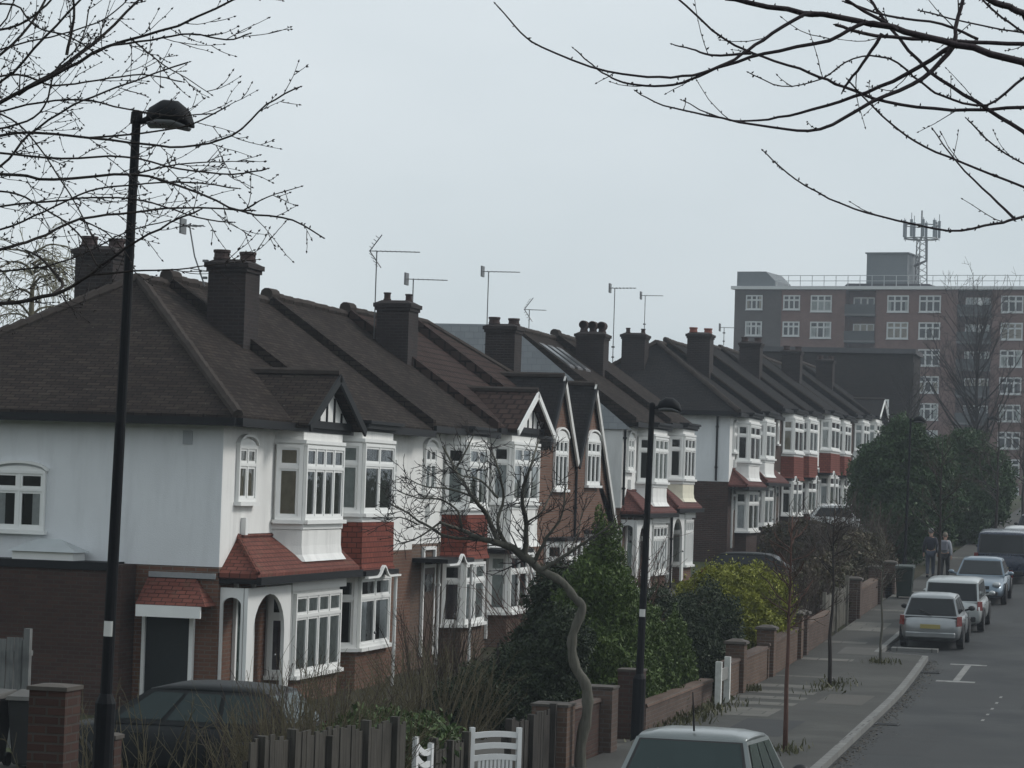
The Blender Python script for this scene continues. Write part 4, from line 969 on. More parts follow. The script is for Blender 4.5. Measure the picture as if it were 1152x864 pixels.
# ================================================================= bins
def bin_(label, x, y, rz, mat, lidmat, z=None):
    t = thing('wheelie_bin', label, 'wheelie bin', (x, y, ground(y)+.13 if z is None else z), rz, 'wheelie bins')
    m = MB(); m.loft([[(-.22,-.24,.06), (.22,-.24,.06), (.22,.22,.06), (-.22,.22,.06)], [(-.29,-.36,.98), (.29,-.36,.98), (.29,.30,.98), (-.29,.30,.98)]]); m.build('bin_body', mat, t, bevel=.02)
    m = MB(); m.loft([[(-.31,-.39,.985), (.31,-.39,.985), (.31,.36,.985), (-.31,.36,.985)], [(-.29,-.36,1.04), (.29,-.36,1.04), (.29,.36,1.09), (-.29,.36,1.09)]]); m.build('lid', lidmat, t)
    for sx in (-.24, .24):
        m = MB(); m.lathe([(.02,-.03),(.1,-.03),(.1,.03),(.02,.03)], (sx, .24, .1), 12, 'x'); m.build('wheel', TYRE, t)
BIN = m_plain('bin_dark_green', (.012,.022,.018), .5, .2); BIN2 = m_plain('bin_black', (.018,.019,.02), .5, .2); LIDP = m_plain('faded_lid', (.075,.073,.068), .7, .25, 5)
bin_('dark green wheelie bin on the pavement beside the two pedestrians', -8.2, 88.6, 0, BIN, BIN)
bin_('black bin with faded lid below the silver-grey fence', -15.75, 36.4, R(8), BIN2, LIDP, ground(36.4)+.02)
bin_('black bin with faded lid at the picture edge, farther from the driveway car', -16.4, 36.2, R(-6), BIN2, LIDP, ground(36.2)+.02)
# ================================================================= people
def skin(name, verts, edges, radii, mat, parent, sub=1, root=0):
    me = bpy.data.meshes.new(name); me.from_pydata([Vector(v) for v in verts], edges, [])
    o = bpy.data.objects.new(name, me); C.objects.link(o)
    o.modifiers.new('s', 'SKIN'); sd = me.skin_vertices[0].data if me.skin_vertices else None
    if sd is None:
        bm = bmesh.new(); bm.from_mesh(me); bm.verts.layers.skin.verify(); bm.to_mesh(me); bm.free(); sd = me.skin_vertices[0].data
    for i, r in enumerate(radii):
        sd[i].radius = (r, r) if not isinstance(r, tuple) else r; sd[i].use_root = (i == root)
    s = o.modifiers.new('u', 'SUBSURF'); s.levels = s.render_levels = sub
    dg = bpy.context.evaluated_depsgraph_get(); ev = o.evaluated_get(dg); nm = bpy.data.meshes.new_from_object(ev)
    o.modifiers.clear(); o.data = nm; nm.materials.clear(); nm.materials.append(mat)
    nm.polygons.foreach_set('use_smooth', [True]*len(nm.polygons)); o.parent = parent
    return o
SKIN = m_plain('skin', (.40,.25,.19), .6, .1)
def person(label, x, y, rz, top, legs, hair, H=1.72, bag=None):
    t = thing('person', label, 'person', (x, y, ground(y)+.13), rz, 'pedestrians walking away up the pavement')
    k = H/1.72
    P = {'pel':(0,0,.93),'wa':(0,.01,1.08),'ch':(0,.0,1.28),'nk':(0,.0,1.46),'nk2':(0,.015,1.53),'hd':(0,.025,1.60),'hd2':(0,.03,1.68)}
    for s, sx in (('l',-1),('r',1)):
        st = .16*sx
        P.update({'hp'+s:(.09*sx,0,.88),'kn'+s:(.10*sx,.05+st*.45,.49),'an'+s:(.10*sx,st*.9-.02,.09),'to'+s:(.11*sx,st*.9+.13,.04),
                  'sh'+s:(.17*sx,0,1.40),'el'+s:(.235*sx,-.05-st*.3,1.13),'wr'+s:(.25*sx,.05-st*.8,.89),'pm'+s:(.25*sx,.07-st*.8,.82)})
        for i, (dx, dy, dz) in enumerate(((-.02,.035,-.075),(-.007,.02,-.09),(.007,.0,-.092),(.018,-.02,-.08))):
            px, py, pz = P['pm'+s]; P['f%d%s' % (i, s)] = (px+dx*sx, py+dy*.7, pz+dz)
        px, py, pz = P['pm'+s]; P['th'+s] = (px-.02*sx, py+.055, pz-.01)
    ks = list(P); ix = {n: i for i, n in enumerate(ks)}
    E = [('pel','wa'),('wa','ch'),('ch','nk'),('nk','nk2'),('nk2','hd'),('hd','hd2')]
    for s in 'lr':
        E += [('pel','hp'+s),('hp'+s,'kn'+s),('kn'+s,'an'+s),('an'+s,'to'+s),('ch','sh'+s),('sh'+s,'el'+s),('el'+s,'wr'+s),('wr'+s,'pm'+s),('pm'+s,'th'+s)]+[('pm'+s,'f%d%s' % (i, s)) for i in range(4)]
    rad = {'pel':.13,'wa':.12,'ch':.15,'nk':.06,'nk2':.055,'hd':.088,'hd2':.085,'hp':.095,'kn':.06,'an':.042,'to':.04,'sh':.065,'el':.045,'wr':.03,'pm':.036,'th':.011}
    rr = [rad.get(n, rad.get(n[:-1], .0095)) for n in ks]
    body = skin('body', [tuple(c*k for c in P[n]) for n in ks], [(ix[a], ix[b]) for a, b in E], [r*k for r in rr], SKIN, t)
    def part(name, names, edges, rmap, mat):
        q = {n: i for i, n in enumerate(names)}
        return skin(name, [tuple(c*k for c in P[n]) for n in names], [(q[a], q[b]) for a, b in edges], [rmap[n]*k for n in names], mat, t)
    nm = ['pel','wa','ch','nk','shl','shr','ell','elr','wrl','wrr']
    part('jacket', nm, [('pel','wa'),('wa','ch'),('ch','nk'),('ch','shl'),('shl','ell'),('ell','wrl'),('ch','shr'),('shr','elr'),('elr','wrr')],
         {'pel':.165,'wa':.155,'ch':.175,'nk':.08,'shl':.09,'shr':.09,'ell':.068,'elr':.068,'wrl':.05,'wrr':.05}, top)
    nm = ['pel','hpl','hpr','knl','knr','anl','anr']
    part('trousers', nm, [('pel','hpl'),('hpl','knl'),('knl','anl'),('pel','hpr'),('hpr','knr'),('knr','anr')], {'pel':.15,'hpl':.115,'hpr':.115,'knl':.08,'knr':.08,'anl':.062,'anr':.062}, legs)
    for s in 'lr':
        a, b = Vector(P['an'+s])*k, Vector(P['to'+s])*k; m = MB(); m.tube([a+Vector((0,-.05,-.03)), (a+b)/2+Vector((0,0,-.02)), b+Vector((0,.03,-.005))], [.055, .055, .042], 8); m.build('shoe', TRIM, t, smooth=True)
    hd = Vector(P['hd2'])*k; m = MB(); m.sphere((hd.x, hd.y-.015, hd.z+.005), .108*k, 12, 9, (.88,1,1)); m.build('hair', hair, t, smooth=True)
    f = Vector(P['hd'])*k
    m = MB(); m.sphere((0, f.y+.098*k, f.z+.01), .018, 8, 6); m.build('nose', SKIN, body)
    for sx in (-1, 1):
        m = MB(); m.sphere((.035*sx*k, f.y+.088*k, f.z+.045), .012, 8, 6); m.build('eye', TRIM, body)
        m = MB(); m.sphere((.088*sx*k, f.y, f.z+.02), .026, 8, 6, (.5,1,1.3)); m.build('ear', SKIN, body)
    if bag:
        m = MB(); m.box(-.13, .13, -.29, -.15, 1.0, 1.38); m.build('backpack', bag, t, bevel=.04)
    return t
person('pedestrian in pale grey jacket and dark trousers walking up the pavement', -7.75, 99.0, R(-4), m_plain('jacket_grey', (.26,.27,.30), .8, .2), m_plain('trousers_black', (.02,.02,.023), .8), m_plain('hair_fair', (.16,.13,.10), .7), 1.62, m_plain('bag_grey', (.15,.155,.18), .8))
person('pedestrian in dark navy coat with a grey cap walking beside the wall', -8.3, 99.5, R(5), m_plain('coat_navy', (.018,.02,.03), .8, .2), m_plain('jeans_blue', (.05,.06,.085), .8), m_plain('cap_grey', (.15,.15,.15), .7), 1.72)
# ================================================================= plants
BARK = m_wood('bark_dark', (.022,.018,.017), (.045,.038,.034)); BARK_G = m_wood('bark_grey_green', (.066,.064,.052), (.125,.12,.10)); BARK_P = m_wood('bark_purplish', (.026,.020,.024), (.055,.045,.048))
TWIG = m_plain('twig_brown', (.050,.036,.028), .85, .4, 12); TWIG_R = m_plain('twig_reddish', (.085,.042,.032), .85, .4, 12); TWIG_Y = m_plain('twig_olive', (.085,.072,.040), .85, .4, 12); TWIG_D = m_plain('twig_dark', (.026,.022,.022), .85, .4, 12)
def bud(mb, p, d, s):
    p = Vector(p); d = Vector(d).normalized(); a = d.orthogonal().normalized()*s*.55; b = d.cross(a).normalized()*s*.55; q = p+d*s*1.9; mid = p+d*s*.7
    mb.add([p, mid+a, mid+b, mid-a, mid-b, q], [(0,1,2),(0,2,3),(0,3,4),(0,4,1),(5,2,1),(5,3,2),(5,4,3),(5,1,4)])
def rnd(rg): return Vector((rg.gauss(0,1), rg.gauss(0,1), rg.gauss(0,1))).normalized()
def resample(pts, n):
    pts = [Vector(p) for p in pts]; out = []
    # Catmull-Rom through the points
    for i in range(len(pts)-1):
        p0 = pts[max(i-1,0)]; p1 = pts[i]; p2 = pts[i+1]; p3 = pts[min(i+2, len(pts)-1)]
        for k in range(n):
            t = k/n; out.append(.5*((2*p1)+(p2-p0)*t+(2*p0-5*p1+4*p2-p3)*t*t+(3*p1-p0-3*p2+p3)*t**3))
    return out+[pts[-1]]
def twigs(mb, bm_, pts, r0, r1, rg, step, l0, l1, bs, lvl=1, up=.25, flat=None, nside=4, A=(.45, 1.05)):
    acc = rg.uniform(0, step)
    L = sum((b-a).length for a, b in zip(pts, pts[1:])); s = 0
    for a, b in zip(pts, pts[1:]):
        seg = (b-a).length; d = (b-a).normalized() if seg > 0 else Vector((0,0,1))
        while acc < s+seg:
            f = (acc-s)/seg; p = a.lerp(b, f); frac = acc/L
            side = rnd(rg); side = (side-d*side.dot(d)).normalized()
            if flat is not None: side = (side-flat*side.dot(flat)*.6).normalized()
            ang = rg.uniform(*A); dd = (d*math.cos(ang)+side*math.sin(ang)).normalized()
            ln = rg.uniform(l0, l1)*(1-.35*frac); n = 5; q = [p]; cur = dd
            for i in range(n):
                cur = (cur+rnd(rg)*.14+ZU*up*.25).normalized(); q.append(q[-1]+cur*ln/n)
            ra = max((r0+(r1-r0)*frac)*.62, r1*.75); rr = [ra+(r1*.45-ra)*i/n for i in range(n+1)]
            mb.tube(q, rr, nside, False)
            if bm_ is not None and bs:
                na = max(2, int(ln/(bs*5.0)))
                for i in range(na):
                    ff = (i+rg.random())/na*n; k = min(int(ff), n-1); pp = q[k].lerp(q[k+1], ff-k); bud(bm_, pp, (cur+rnd(rg)*1.0), bs*rg.uniform(.6, 1.15))
                bud(bm_, q[-1], cur, bs)
            if lvl > 0: twigs(mb, bm_, q, ra, r1, rg, step*1.1, l0*.45, l1*.5, bs, lvl-1, up, flat, nside, A)
            acc += step*rg.uniform(.55, 1.5)
        s += seg
def limb_tree(name, label, cat, base, trunk, limbs, rg, bark, twigm, step, l0, l1, rt, bs, lvl=1, up=.25, group=None, flat=None, fine=4, A=(.45, 1.05)):
    """trunk and limbs are world polylines with radii at both ends"""
    t = thing(name, label, cat, base, group=group); B = Vector(base)
    loc = lambda P: [p-B for p in P]
    m = MB(); m.tube(loc(trunk[0]), trunk[1], 12); m.build('trunk', bark, t, smooth=True, uv=False)
    m = MB(); tw = MB(); bd = MB() if bs else None
    for pts, ra, rb in limbs:
        q = resample(loc(pts), fine); n = len(q)-1
        for i in range(1, n): q[i] = q[i]+rnd(rg)*ra*.25
        m.tube(q, [ra+(rb-ra)*(i/n)**.8 for i in range(n+1)], 6, False)
        twigs(tw, bd, q, rb*1.2, rt, rg, step, l0, l1, bs, lvl, up, flat, 4, A)
        if bs:
            L = sum((b-a).length for a, b in zip(q, q[1:]))
            for i in range(int(L/(bs*7))):
                k = rg.randrange(n); p = q[k].lerp(q[k+1], rg.random()); d = rnd(rg); bud(bd, p+d*(ra+(rb-ra)*k/n)*.6, d+ZU*.3, bs*rg.uniform(.6, 1.1))
            bud(bd, q[-1], q[-1]-q[-2], bs)
    cr = m.build('crown', bark, t, smooth=True, uv=False, fix=False)
    if tw.v: tw.build('twigs', twigm, cr, uv=False, fix=False)
    if bd and bd.v: bd.build('buds', twigm, cr, uv=False, fix=False)
    return t
def px(P, d0, d1): n = len(P)-1; return [at(x, y, d0+(d1-d0)*i/n) for i, (x, y) in enumerate(P)]
rg = random.Random(21)
# cherry on the pavement beside the viewer (its trunk stands outside the photograph)
tb = Vector((-8.0, 14.5, ground(14.5)+.1))
trunkL = ([tb-ZU*.3, tb+Vector((.02,.03,1.2)), tb+Vector((.0,.05,2.6)), tb+Vector((.08,.1,4.0)), tb+Vector((.1,.2,5.6))], [.17,.14,.12,.08,.04])
st = lambda h: tb+Vector((.03,.06,h))
LL = [([(-120,190),(0,115),(60,86),(120,53),(200,28),(275,-5)], 15.6, 15.0, .027, .006, 2.9), ([(20,106),(70,75),(115,40),(165,-8)], 15.5, 15.9, .016, .007, None),
      ([(-90,120),(0,62),(40,20),(62,-22)], 16.4, 16.8, .018, .007, 3.6), ([(-100,180),(0,152),(60,151),(145,160),(205,165),(262,152),(300,118),(337,98)], 16.2, 15.4, .015, .0042, 2.6),
      ([(-90,210),(0,196),(60,202),(150,196),(215,214),(272,238),(330,248),(363,267)], 15.8, 15.0, .016, .0042, 2.4), ([(-90,310),(0,281),(40,269),(90,247),(150,239),(205,234),(285,237)], 16.0, 16.6, .017, .005, 1.9),
      ([(-90,352),(0,342),(60,331),(98,310),(132,285),(180,257),(225,236)], 15.4, 14.6, .024, .005, 1.6), ([(-80,110),(0,128),(40,160),(88,235),(112,282)], 16.3, 16.6, .011, .004, 3.0),
      ([(147,43),(165,58),(184,73),(210,88),(237,106)], 15.2, 15.0, .006, .0022, None), ([(-70,220),(0,188),(32,152),(80,120),(132,98),(212,70)], 16.9, 17.0, .015, .005, 2.3),
      ([(-80,130),(0,93),(50,42),(96,-6)], 15.0, 14.8, .014, .006, 3.1), ([(-70,40),(10,32),(45,12),(66,-12)], 16.0, 16.0, .012, .006, 3.9), ([(75,62),(83,20),(80,-15)], 15.5, 15.5, .010, .006, None),
      ([(272,238),(300,222),(338,210)], 15.2, 15.0, .005, .0022, None), ([(150,196),(200,185),(250,182),(283,182)], 15.6, 15.4, .006, .0022, None), ([(60,331),(70,318),(45,290),(30,282)], 15.3, 15.9, .010, .006, None),
      ([(90,247),(120,262),(142,285),(150,300)], 16.3, 16.3, .006, .0022, None), ([(98,310),(150,305),(200,303),(245,297),(290,292)], 15.0, 14.8, .007, .0022, None)]
for P, d0, d1, h in (([(-60,165),(0,172),(70,178),(140,176),(200,190),(262,196),(300,190)], 15.0, 14.6, 2.5), ([(-60,240),(0,232),(60,226),(120,222),(170,228),(222,245),(262,250)], 16.6, 16.4, 2.3),
      ([(-50,140),(30,118),(90,112),(140,122),(190,130),(240,128)], 16.8, 17.0, 2.9), ([(-60,265),(0,258),(50,238),(100,215),(150,208),(210,205),(268,212)], 16.4, 16.0, 2.1), ([(-40,70),(20,50),(70,38),(120,20),(150,-8)], 16.9, 17.2, 3.5),
      ([(-50,95),(20,84),(60,96),(110,90),(160,84),(205,92)], 16.0, 16.3, 3.2), ([(-40,10),(15,5),(40,30),(80,42),(110,62)], 15.2, 15.0, 4.0), ([(-60,310),(0,305),(50,300),(95,285),(140,262),(190,248)], 16.9, 17.0, 1.8), ([(-40,150),(20,140),(50,120),(62,80),(90,50),(100,10)], 15.8, 15.9, 3.0),
      ([(-40,45),(0,30),(20,-10)], 15.4, 15.4, 3.9), ([(-50,215),(10,216),(45,232),(88,262),(110,300)], 15.2, 15.0, 2.4), ([(120,52),(170,45),(215,38),(255,45),(280,38)], 15.1, 15.0, None), ([(100,155),(160,150),(215,140),(255,120)], 16.0, 15.8, None)):
    LL.append((P, d0, d1, .011 if h else .007, .004, h))
limbs = []
for P, d0, d1, ra, rb, h in LL:
    W = px(P, d0, d1)
    if h is not None: a_ = st(h); e_ = W[0]+(W[0]-W[1]).normalized()*.25; W = [a_.lerp(e_, k/4)+ZU*.28*math.sin(math.pi*k/4*.8)+(rnd(rg)*.10 if 0 < k < 4 else ZU*0) for k in range(4)]+[e_]+W
    limbs.append((W, ra, rb))
limb_tree('cherry_tree', 'bare budding cherry tree reaching across the top corner before the tall lamp', 'tree', tb, trunkL, limbs, rg, BARK, TWIG_D, .155, .14, .44, .0034, .0115, 1, .12, 'bare cherry trees by the viewer', CAM_F, A=(.3, .85))
tb = Vector((4.9, 11.4, ground(11.4)+.1))
trunkR = ([tb-ZU*.3, tb+Vector((.0,.02,1.4)), tb+Vector((-.05,.0,3.0)), tb+Vector((-.1,.05,4.6)), tb+Vector((-.1,.1,6.4))], [.18,.15,.13,.09,.05])
st = lambda h: tb+Vector((-.06,.02,h))
RL = [([(1152,69),(1077,50),(1018,35),(965,24),(885,11),(816,-2)], 10.2, 10.0, .021, .009, 4.6), ([(1152,49),(1071,46),(986,40),(940,28)], 10.6, 10.3, .014, .006, 4.9),
      ([(940,18),(905,17),(858,45),(827,66),(790,82),(742,87),(683,80),(609,53),(580,30),(558,5)], 10.05, 9.7, .009, .0022, None), ([(1006,31),(972,26),(933,45),(859,61),(806,77),(768,93),(726,97),(694,90),(673,78),(646,55)], 10.05, 9.9, .010, .0022, None),
      ([(1071,52),(1018,85),(960,109),(901,127),(853,135),(811,133),(768,113)], 10.25, 10.5, .010, .0022, None), ([(1071,54),(1039,88),(981,115),(923,146),(869,143),(795,130),(747,119),(716,103)], 10.2, 9.8, .010, .0022, None),
      ([(1152,121),(1071,124),(997,114),(949,98),(912,82),(859,64),(816,45),(762,-2)], 10.8, 10.6, .011, .004, 4.0), ([(1152,148),(1098,114),(1045,80),(1002,32),(977,-3)], 10.5, 10.7, .015, .006, 3.8),
      ([(1152,210),(1082,183),(1029,159),(992,130),(954,90)], 10.4, 10.2, .008, .003, 3.4), ([(1152,243),(1119,252),(1066,259),(992,244),(933,223),(885,194),(859,170)], 10.2, 9.9, .010, .0022, 3.2),
      ([(1140,245),(1114,220),(1077,183),(1050,146)], 10.2, 10.4, .006, .0022, None), ([(1170,195),(1120,165),(1088,134)], 10.6, 10.6, .006, .003, 3.5), ([(992,38),(975,65),(955,92),(948,103)], 10.2, 10.2, .008, .004, None),
      ([(1075,50),(1076,25),(1085,-5)], 10.3, 10.4, .010, .007, None), ([(845,60),(800,62),(778,55),(757,50)], 10.0, 9.9, .006, .0022, None),
      ([(1155,85),(1110,118),(1060,108),(1035,92),(1000,66),(960,66),(925,88),(880,97),(843,82)], 10.5, 10.1, .009, .002, 4.1), ([(1152,15),(1120,2),(1080,-20)], 10.3, 10.2, .016, .012, 5.3), ([(1165,45),(1128,20),(1100,-5)], 10.6, 10.6, .007, .004, 5.0), ([(1010,34),(960,5),(930,-15)], 10.1, 10.0, .007, .005, None),
      ([(1100,44),(1060,27),(1000,18),(950,2)], 10.4, 10.2, .006, .004, None), ([(1170,40),(1110,30),(1035,12)], 10.5, 10.5, .006, .003, 4.8)]
limbs = []
for P, d0, d1, ra, rb, h in RL:
    W = px(P, d0, d1)
    if h is not None: a_ = st(h); e_ = W[0]+(W[0]-W[1]).normalized()*.25; W = [a_.lerp(e_, k/4)+ZU*.28*math.sin(math.pi*k/4*.8)+(rnd(rg)*.10 if 0 < k < 4 else ZU*0) for k in range(4)]+[e_]+W
    limbs.append((W, ra, rb))
limb_tree('cherry_tree', 'bare cherry tree whose long budded branches hang before the flats', 'tree', tb, trunkR, limbs, rg, BARK_P, TWIG_D, .5, .08, .30, .0026, .0075, 0, .3, 'bare cherry trees by the viewer', CAM_F)

# twisted ornamental tree behind the brick pier
base = Vector((-8.55, 40.0, ground(40)))
TP = [(654,880),(653,840),(660,806),(661,782),(658,768),(648,752),(643.5,731),(645,712),(655,686),(652,678),(645,671),(633,655),(608,641),(600,634),(585,620)]
tw_ = [at(x, y, 41.0+.02*i) for i, (x, y) in enumerate(TP)]
CL = [([(600,634),(570,613),(545,607),(520,598),(495,588)], .075, .022), ([(560,608),(548,580),(530,556),(512,528),(498,502)], .045, .014), ([(545,607),(505,604),(478,590),(455,575),(440,568)], .035, .010), ([(590,626),(592,590),(588,555),(598,520),(607,495)], .05, .014),
      ([(608,641),(640,622),(668,604),(690,588)], .04, .010), ([(530,558),(505,550),(480,548),(462,540)], .02, .008), ([(512,528),(525,505),(533,488)], .02, .008), ([(495,588),(470,605),(450,612)], .018, .007), ([(570,613),(560,590),(566,560),(560,525),(548,500)], .035, .010),
      ([(600,634),(615,605),(632,580),(636,545)], .035, .010), ([(520,598),(515,575),(495,562),(470,560),(447,552)], .022, .008), ([(590,590),(610,575),(622,548)], .02, .008), ([(560,560),(540,540),(520,535),(500,520)], .02, .007), ([(470,590),(450,582),(432,586)], .014, .006), ([(640,622),(650,600),(655,575)], .02, .008)]
limbs = [([at(x, y, 41.2+rg.uniform(-.9,.9)*(i/len(P))) for i, (x, y) in enumerate(P)], ra, rb) for P, ra, rb in CL]
limb_tree('twisted_tree', 'small bare ornamental tree with crooked leaning trunk and tangled crown', 'tree', base, (resample(tw_, 3), [(.092-.034*min(1, i/36))*(1+.10*math.sin(i*1.7)+.06*math.sin(i*4.1)) for i in range(len(resample(tw_, 3)))]), limbs, rg, BARK_G, TWIG_D, .125, .25, .75, .0075, 0, 2, .12)

def bare(name, label, cat, base, H, th, spread, nb, rg, bark, tw, r=.06, lvl=2, group=None, step=None, up=.5, rt=.006, lean=(0,0), stake=False, l=(.25,.7), cone=.75):
    base = Vector(base); top = base+Vector((lean[0], lean[1], H))
    n = 7; T = [base-ZU*.2]+[base.lerp(top, i/n)+Vector((rg.gauss(0,1), rg.gauss(0,1), 0))*r*.35 for i in range(1, n+1)]
    limbs = []
    for k in range(nb):
        f = th+(1-th)*(k/nb)*.92; p = base.lerp(top, f); a = rg.uniform(0, 6.283); ln = spread*(1.15-f*cone)*rg.uniform(.75, 1.15)
        d = Vector((math.cos(a), math.sin(a), up*rg.uniform(.6, 1.5))).normalized(); P = [p]
        for i in range(4): d = (d+rnd(rg)*.22+ZU*.12).normalized(); P.append(P[-1]+d*ln/4)
        limbs.append((P, max(r*.5*(1.2-f), rt*1.6), rt*1.2))
    return limb_tree(name, label, cat, base, (T, [r*(1-.8*i/(n)) for i in range(n+1)]), limbs, rg, bark, tw, step or spread*.16, l[0]*spread, l[1]*spread, rt, 0, lvl-1, .3, group, None, 3)
gS = 'young street trees on the pavement'
bare('street_tree', 'slim bare sapling with reddish stem nearest along the kerb', 'street tree', (-6.05, 44.9, ground(44.9)+.12), 3.9, .52, .85, 26, rg, TWIG_R, TWIG, .045, 2, gS, rt=.007)
bare('street_tree', 'dark-stemmed bare sapling in a grass square by the picket fence', 'street tree', (-7.13, 59.9, ground(59.9)+.12), 4.0, .60, .9, 24, rg, BARK, TWIG, .05, 2, gS, rt=.008)
bare('street_tree', 'thin pale-stemmed sapling between the kerb end and the wall', 'street tree', (-6.7, 66.6, ground(66.6)+.12), 3.4, .52, .8, 22, rg, BARK_G, TWIG, .036, 2, gS, rt=.008)
bare('street_tree', 'bare street tree in front of the blue-grey saloon', 'street tree', (-6.95, 86.5, ground(86.5)+.12), 5.2, .42, 1.4, 15, rg, BARK, TWIG, .06, 2, gS, rt=.008)
bare('street_tree', 'taller bare street tree beside the second evergreen', 'street tree', (-7.1, 118, ground(118)+.12), 6.2, .35, 1.9, 16, rg, BARK, TWIG, .07, 2, gS, rt=.011)
bare('street_tree', 'small bare tree beyond the navy van', 'street tree', (-7.1, 140, ground(140)+.12), 6.2, .35, 2.0, 14, rg, BARK, TWIG, .08, 2, gS, rt=.013)
gB = 'bare trees before the flats'
for lab, X, Y, H, S in (('big bare spreading tree in front of the block of flats', -11.5, 168, 13.2, 5.4), ('bare tree at the frame edge half covering the flats', -5.5, 172, 11.0, 4.8), ('lower bare tree where the flats meet the dark building', -14.8, 160, 8.5, 3.0)):
    bare('bare_tree', lab, 'tree', (X, Y, ground(Y)), H*.92, .22, S, 40, rg, BARK, TWIG_D, .17, 3, gB, step=.55, rt=.014, l=(.2, .45), cone=.45, up=.9)
# the pale willow behind the first roof
base = Vector((-33, 75, .3)); limbs = []
for k in range(60):
    a = rg.uniform(0, 6.28); h = rg.uniform(4.5, 11.6); p = base+ZU*h*.93; ln = rg.uniform(1.2, 3.6)*(1.25-h/13); P = [p]; d = Vector((math.cos(a), math.sin(a), 1.1)).normalized()
    for i in range(6): d = (d+rnd(rg)*.15+Vector((math.cos(a)*.1, math.sin(a)*.1, -.28))).normalized(); P.append(P[-1]+d*ln/4)
    limbs.append((P, .04, .012))
limb_tree('willow_tree', 'pale yellowish willow behind the hipped roof of the end house', 'tree', base, ([base, base+ZU*3, base+ZU*6, base+ZU*9.6], [.3,.25,.16,.06]), limbs, rg, TWIG_Y, m_plain('willow_twig', (.20,.185,.12), .85, .3, 9), .2, .5, 1.5, .014, 0, 1, -.55)
bare('bare_tree', 'dark treetop peeping between the two chimneys of the end house', 'tree', (-30, 84, .8), 9.6, .3, 2.6, 20, rg, BARK, TWIG_D, .14, 2, gB, rt=.016)

# ---- shrubs of bare twigs
def brush(name, label, base, rx, ry, H, n, rg, mat, r=.008, cat='shrub', group=None, up=1.0, leaves=None):
    t = thing(name, label, cat, base, group=group); m = MB(); tw = MB()
    for k in range(n):
        x, y = rg.uniform(-rx, rx), rg.uniform(-ry, ry); h = H*rg.uniform(.6, 1.05)*(1-.35*(x/rx)**2); d = Vector((x/rx*.35+rg.gauss(0,.2), rg.gauss(0,.22), 1)).normalized(); P = [Vector((x*.75, y*.75, 0))]
        for i in range(5): d = (d+rnd(rg)*.16).normalized(); P.append(P[-1]+d*h/5)
        m.tube(P, [r*1.5*(1-.65*i/5) for i in range(6)], 4, False)
        twigs(tw, None, P[1:], r, r*.55, rg, h*.13, h*.12, h*.32, 0, 0, .3)
    c = m.build('stems', mat, t, uv=False, fix=False); tw.build('twigs', mat, c, uv=False, fix=False)
    return t
gH = 'bare shrubs in the front gardens'
brush('bare_shrub', 'bare pale twiggy shrub in front of the black driveway car', (-10.6, 27.6, ground(27.6)), 1.5, .6, 1.8, 58, rg, TWIG_Y, .007, group=gH)
brush('bare_shrub', 'dense brown brush behind the weathered fence', (-10.2, 32.4, ground(32.4)), 1.3, 1.0, 2.0, 210, rg, TWIG_Y, .007, group=gH)
brush('bare_shrub', 'second clump of brown brush beside the garage drive', (-11.2, 35.0, ground(35)), 1.2, .9, 1.9, 130, rg, TWIG, .007, group=gH)
brush('bare_shrub', 'bare climber in front of the wavy white porch hood', (-13.6, 50.6, 0), .9, .8, 2.5, 60, rg, TWIG, .009, group=gH)
brush('bare_shrub', 'brown bare thicket filling the garden before the wavy porch hood', (-12.2, 45.0, 0), 1.3, 1.1, 1.9, 120, rg, TWIG_Y, .008, group=gH)
brush('bare_shrub', 'reddish bare bush before the brown twin gables', (-12.3, 57.5, 0), 1.3, 1.2, 3.7, 110, rg, TWIG_R, .011, group=gH)
brush('bare_shrub', 'bare bush behind the tall conifer under the brown gables', (-12.2, 62.5, 0), 1.2, 1.2, 3.4, 70, rg, TWIG, .011, group=gH)
brush('bare_shrub', 'sprawling brown shrub above the picket fence', (-10.2, 77.0, ground(77)), 1.2, 2.6, 2.0, 130, rg, TWIG, .012, group=gH)
brush('bare_shrub', 'tangled grey-brown bush between the driveways up the hill', (-10.2, 83.5, ground(83.5)), 1.3, 2.2, 2.1, 110, rg, TWIG, .012, group=gH)
brush('bare_shrub', 'tall bare brown shrub beside the dark evergreen', (-11.6, 102.5, ground(102.5)), 1.5, 2.0, 3.2, 130, rg, TWIG, .014, group=gH)

# ---- leafy plants
def leaf_cloud(blobs, n, size, rgn, flat=.0, up=0.0):
    vol = np.array([b[3]*b[4]*b[5] for b in blobs])**(2/3); pick = rgn.choice(len(blobs), n, p=vol/vol.sum()); B = np.array(blobs)[pick]
    d = rgn.normal(size=(n, 3)); d /= np.linalg.norm(d, axis=1)[:, None]
    lump = 1+.16*np.sin(d[:,0]*5.1+B[:,0]*3)*np.sin(d[:,2]*6.3+B[:,1]*2)+.10*np.sin(d[:,1]*11+d[:,2]*9)
    rad = (rgn.random(n)**.30)*lump; c = B[:, :3]+d*B[:, 3:6]*rad[:, None]
    u = rgn.normal(size=(n, 3)); u[:, 2] += up*2.0; u /= np.linalg.norm(u, axis=1)[:, None]
    v = np.cross(u, rgn.normal(size=(n, 3))); v /= np.linalg.norm(v, axis=1)[:, None]
    s = size*(.55+.9*rgn.random(n))[:, None]; L = u*s; Wd = v*s*.42
    k = rgn.random(n) < .06; c[k] += d[k]*B[k, 3:6]*(rgn.random(k.sum())**2)[:, None]*.35
    V = np.stack([c-L, c+Wd-L*.1, c+L, c-Wd-L*.1], 1).reshape(-1, 3)
    return V
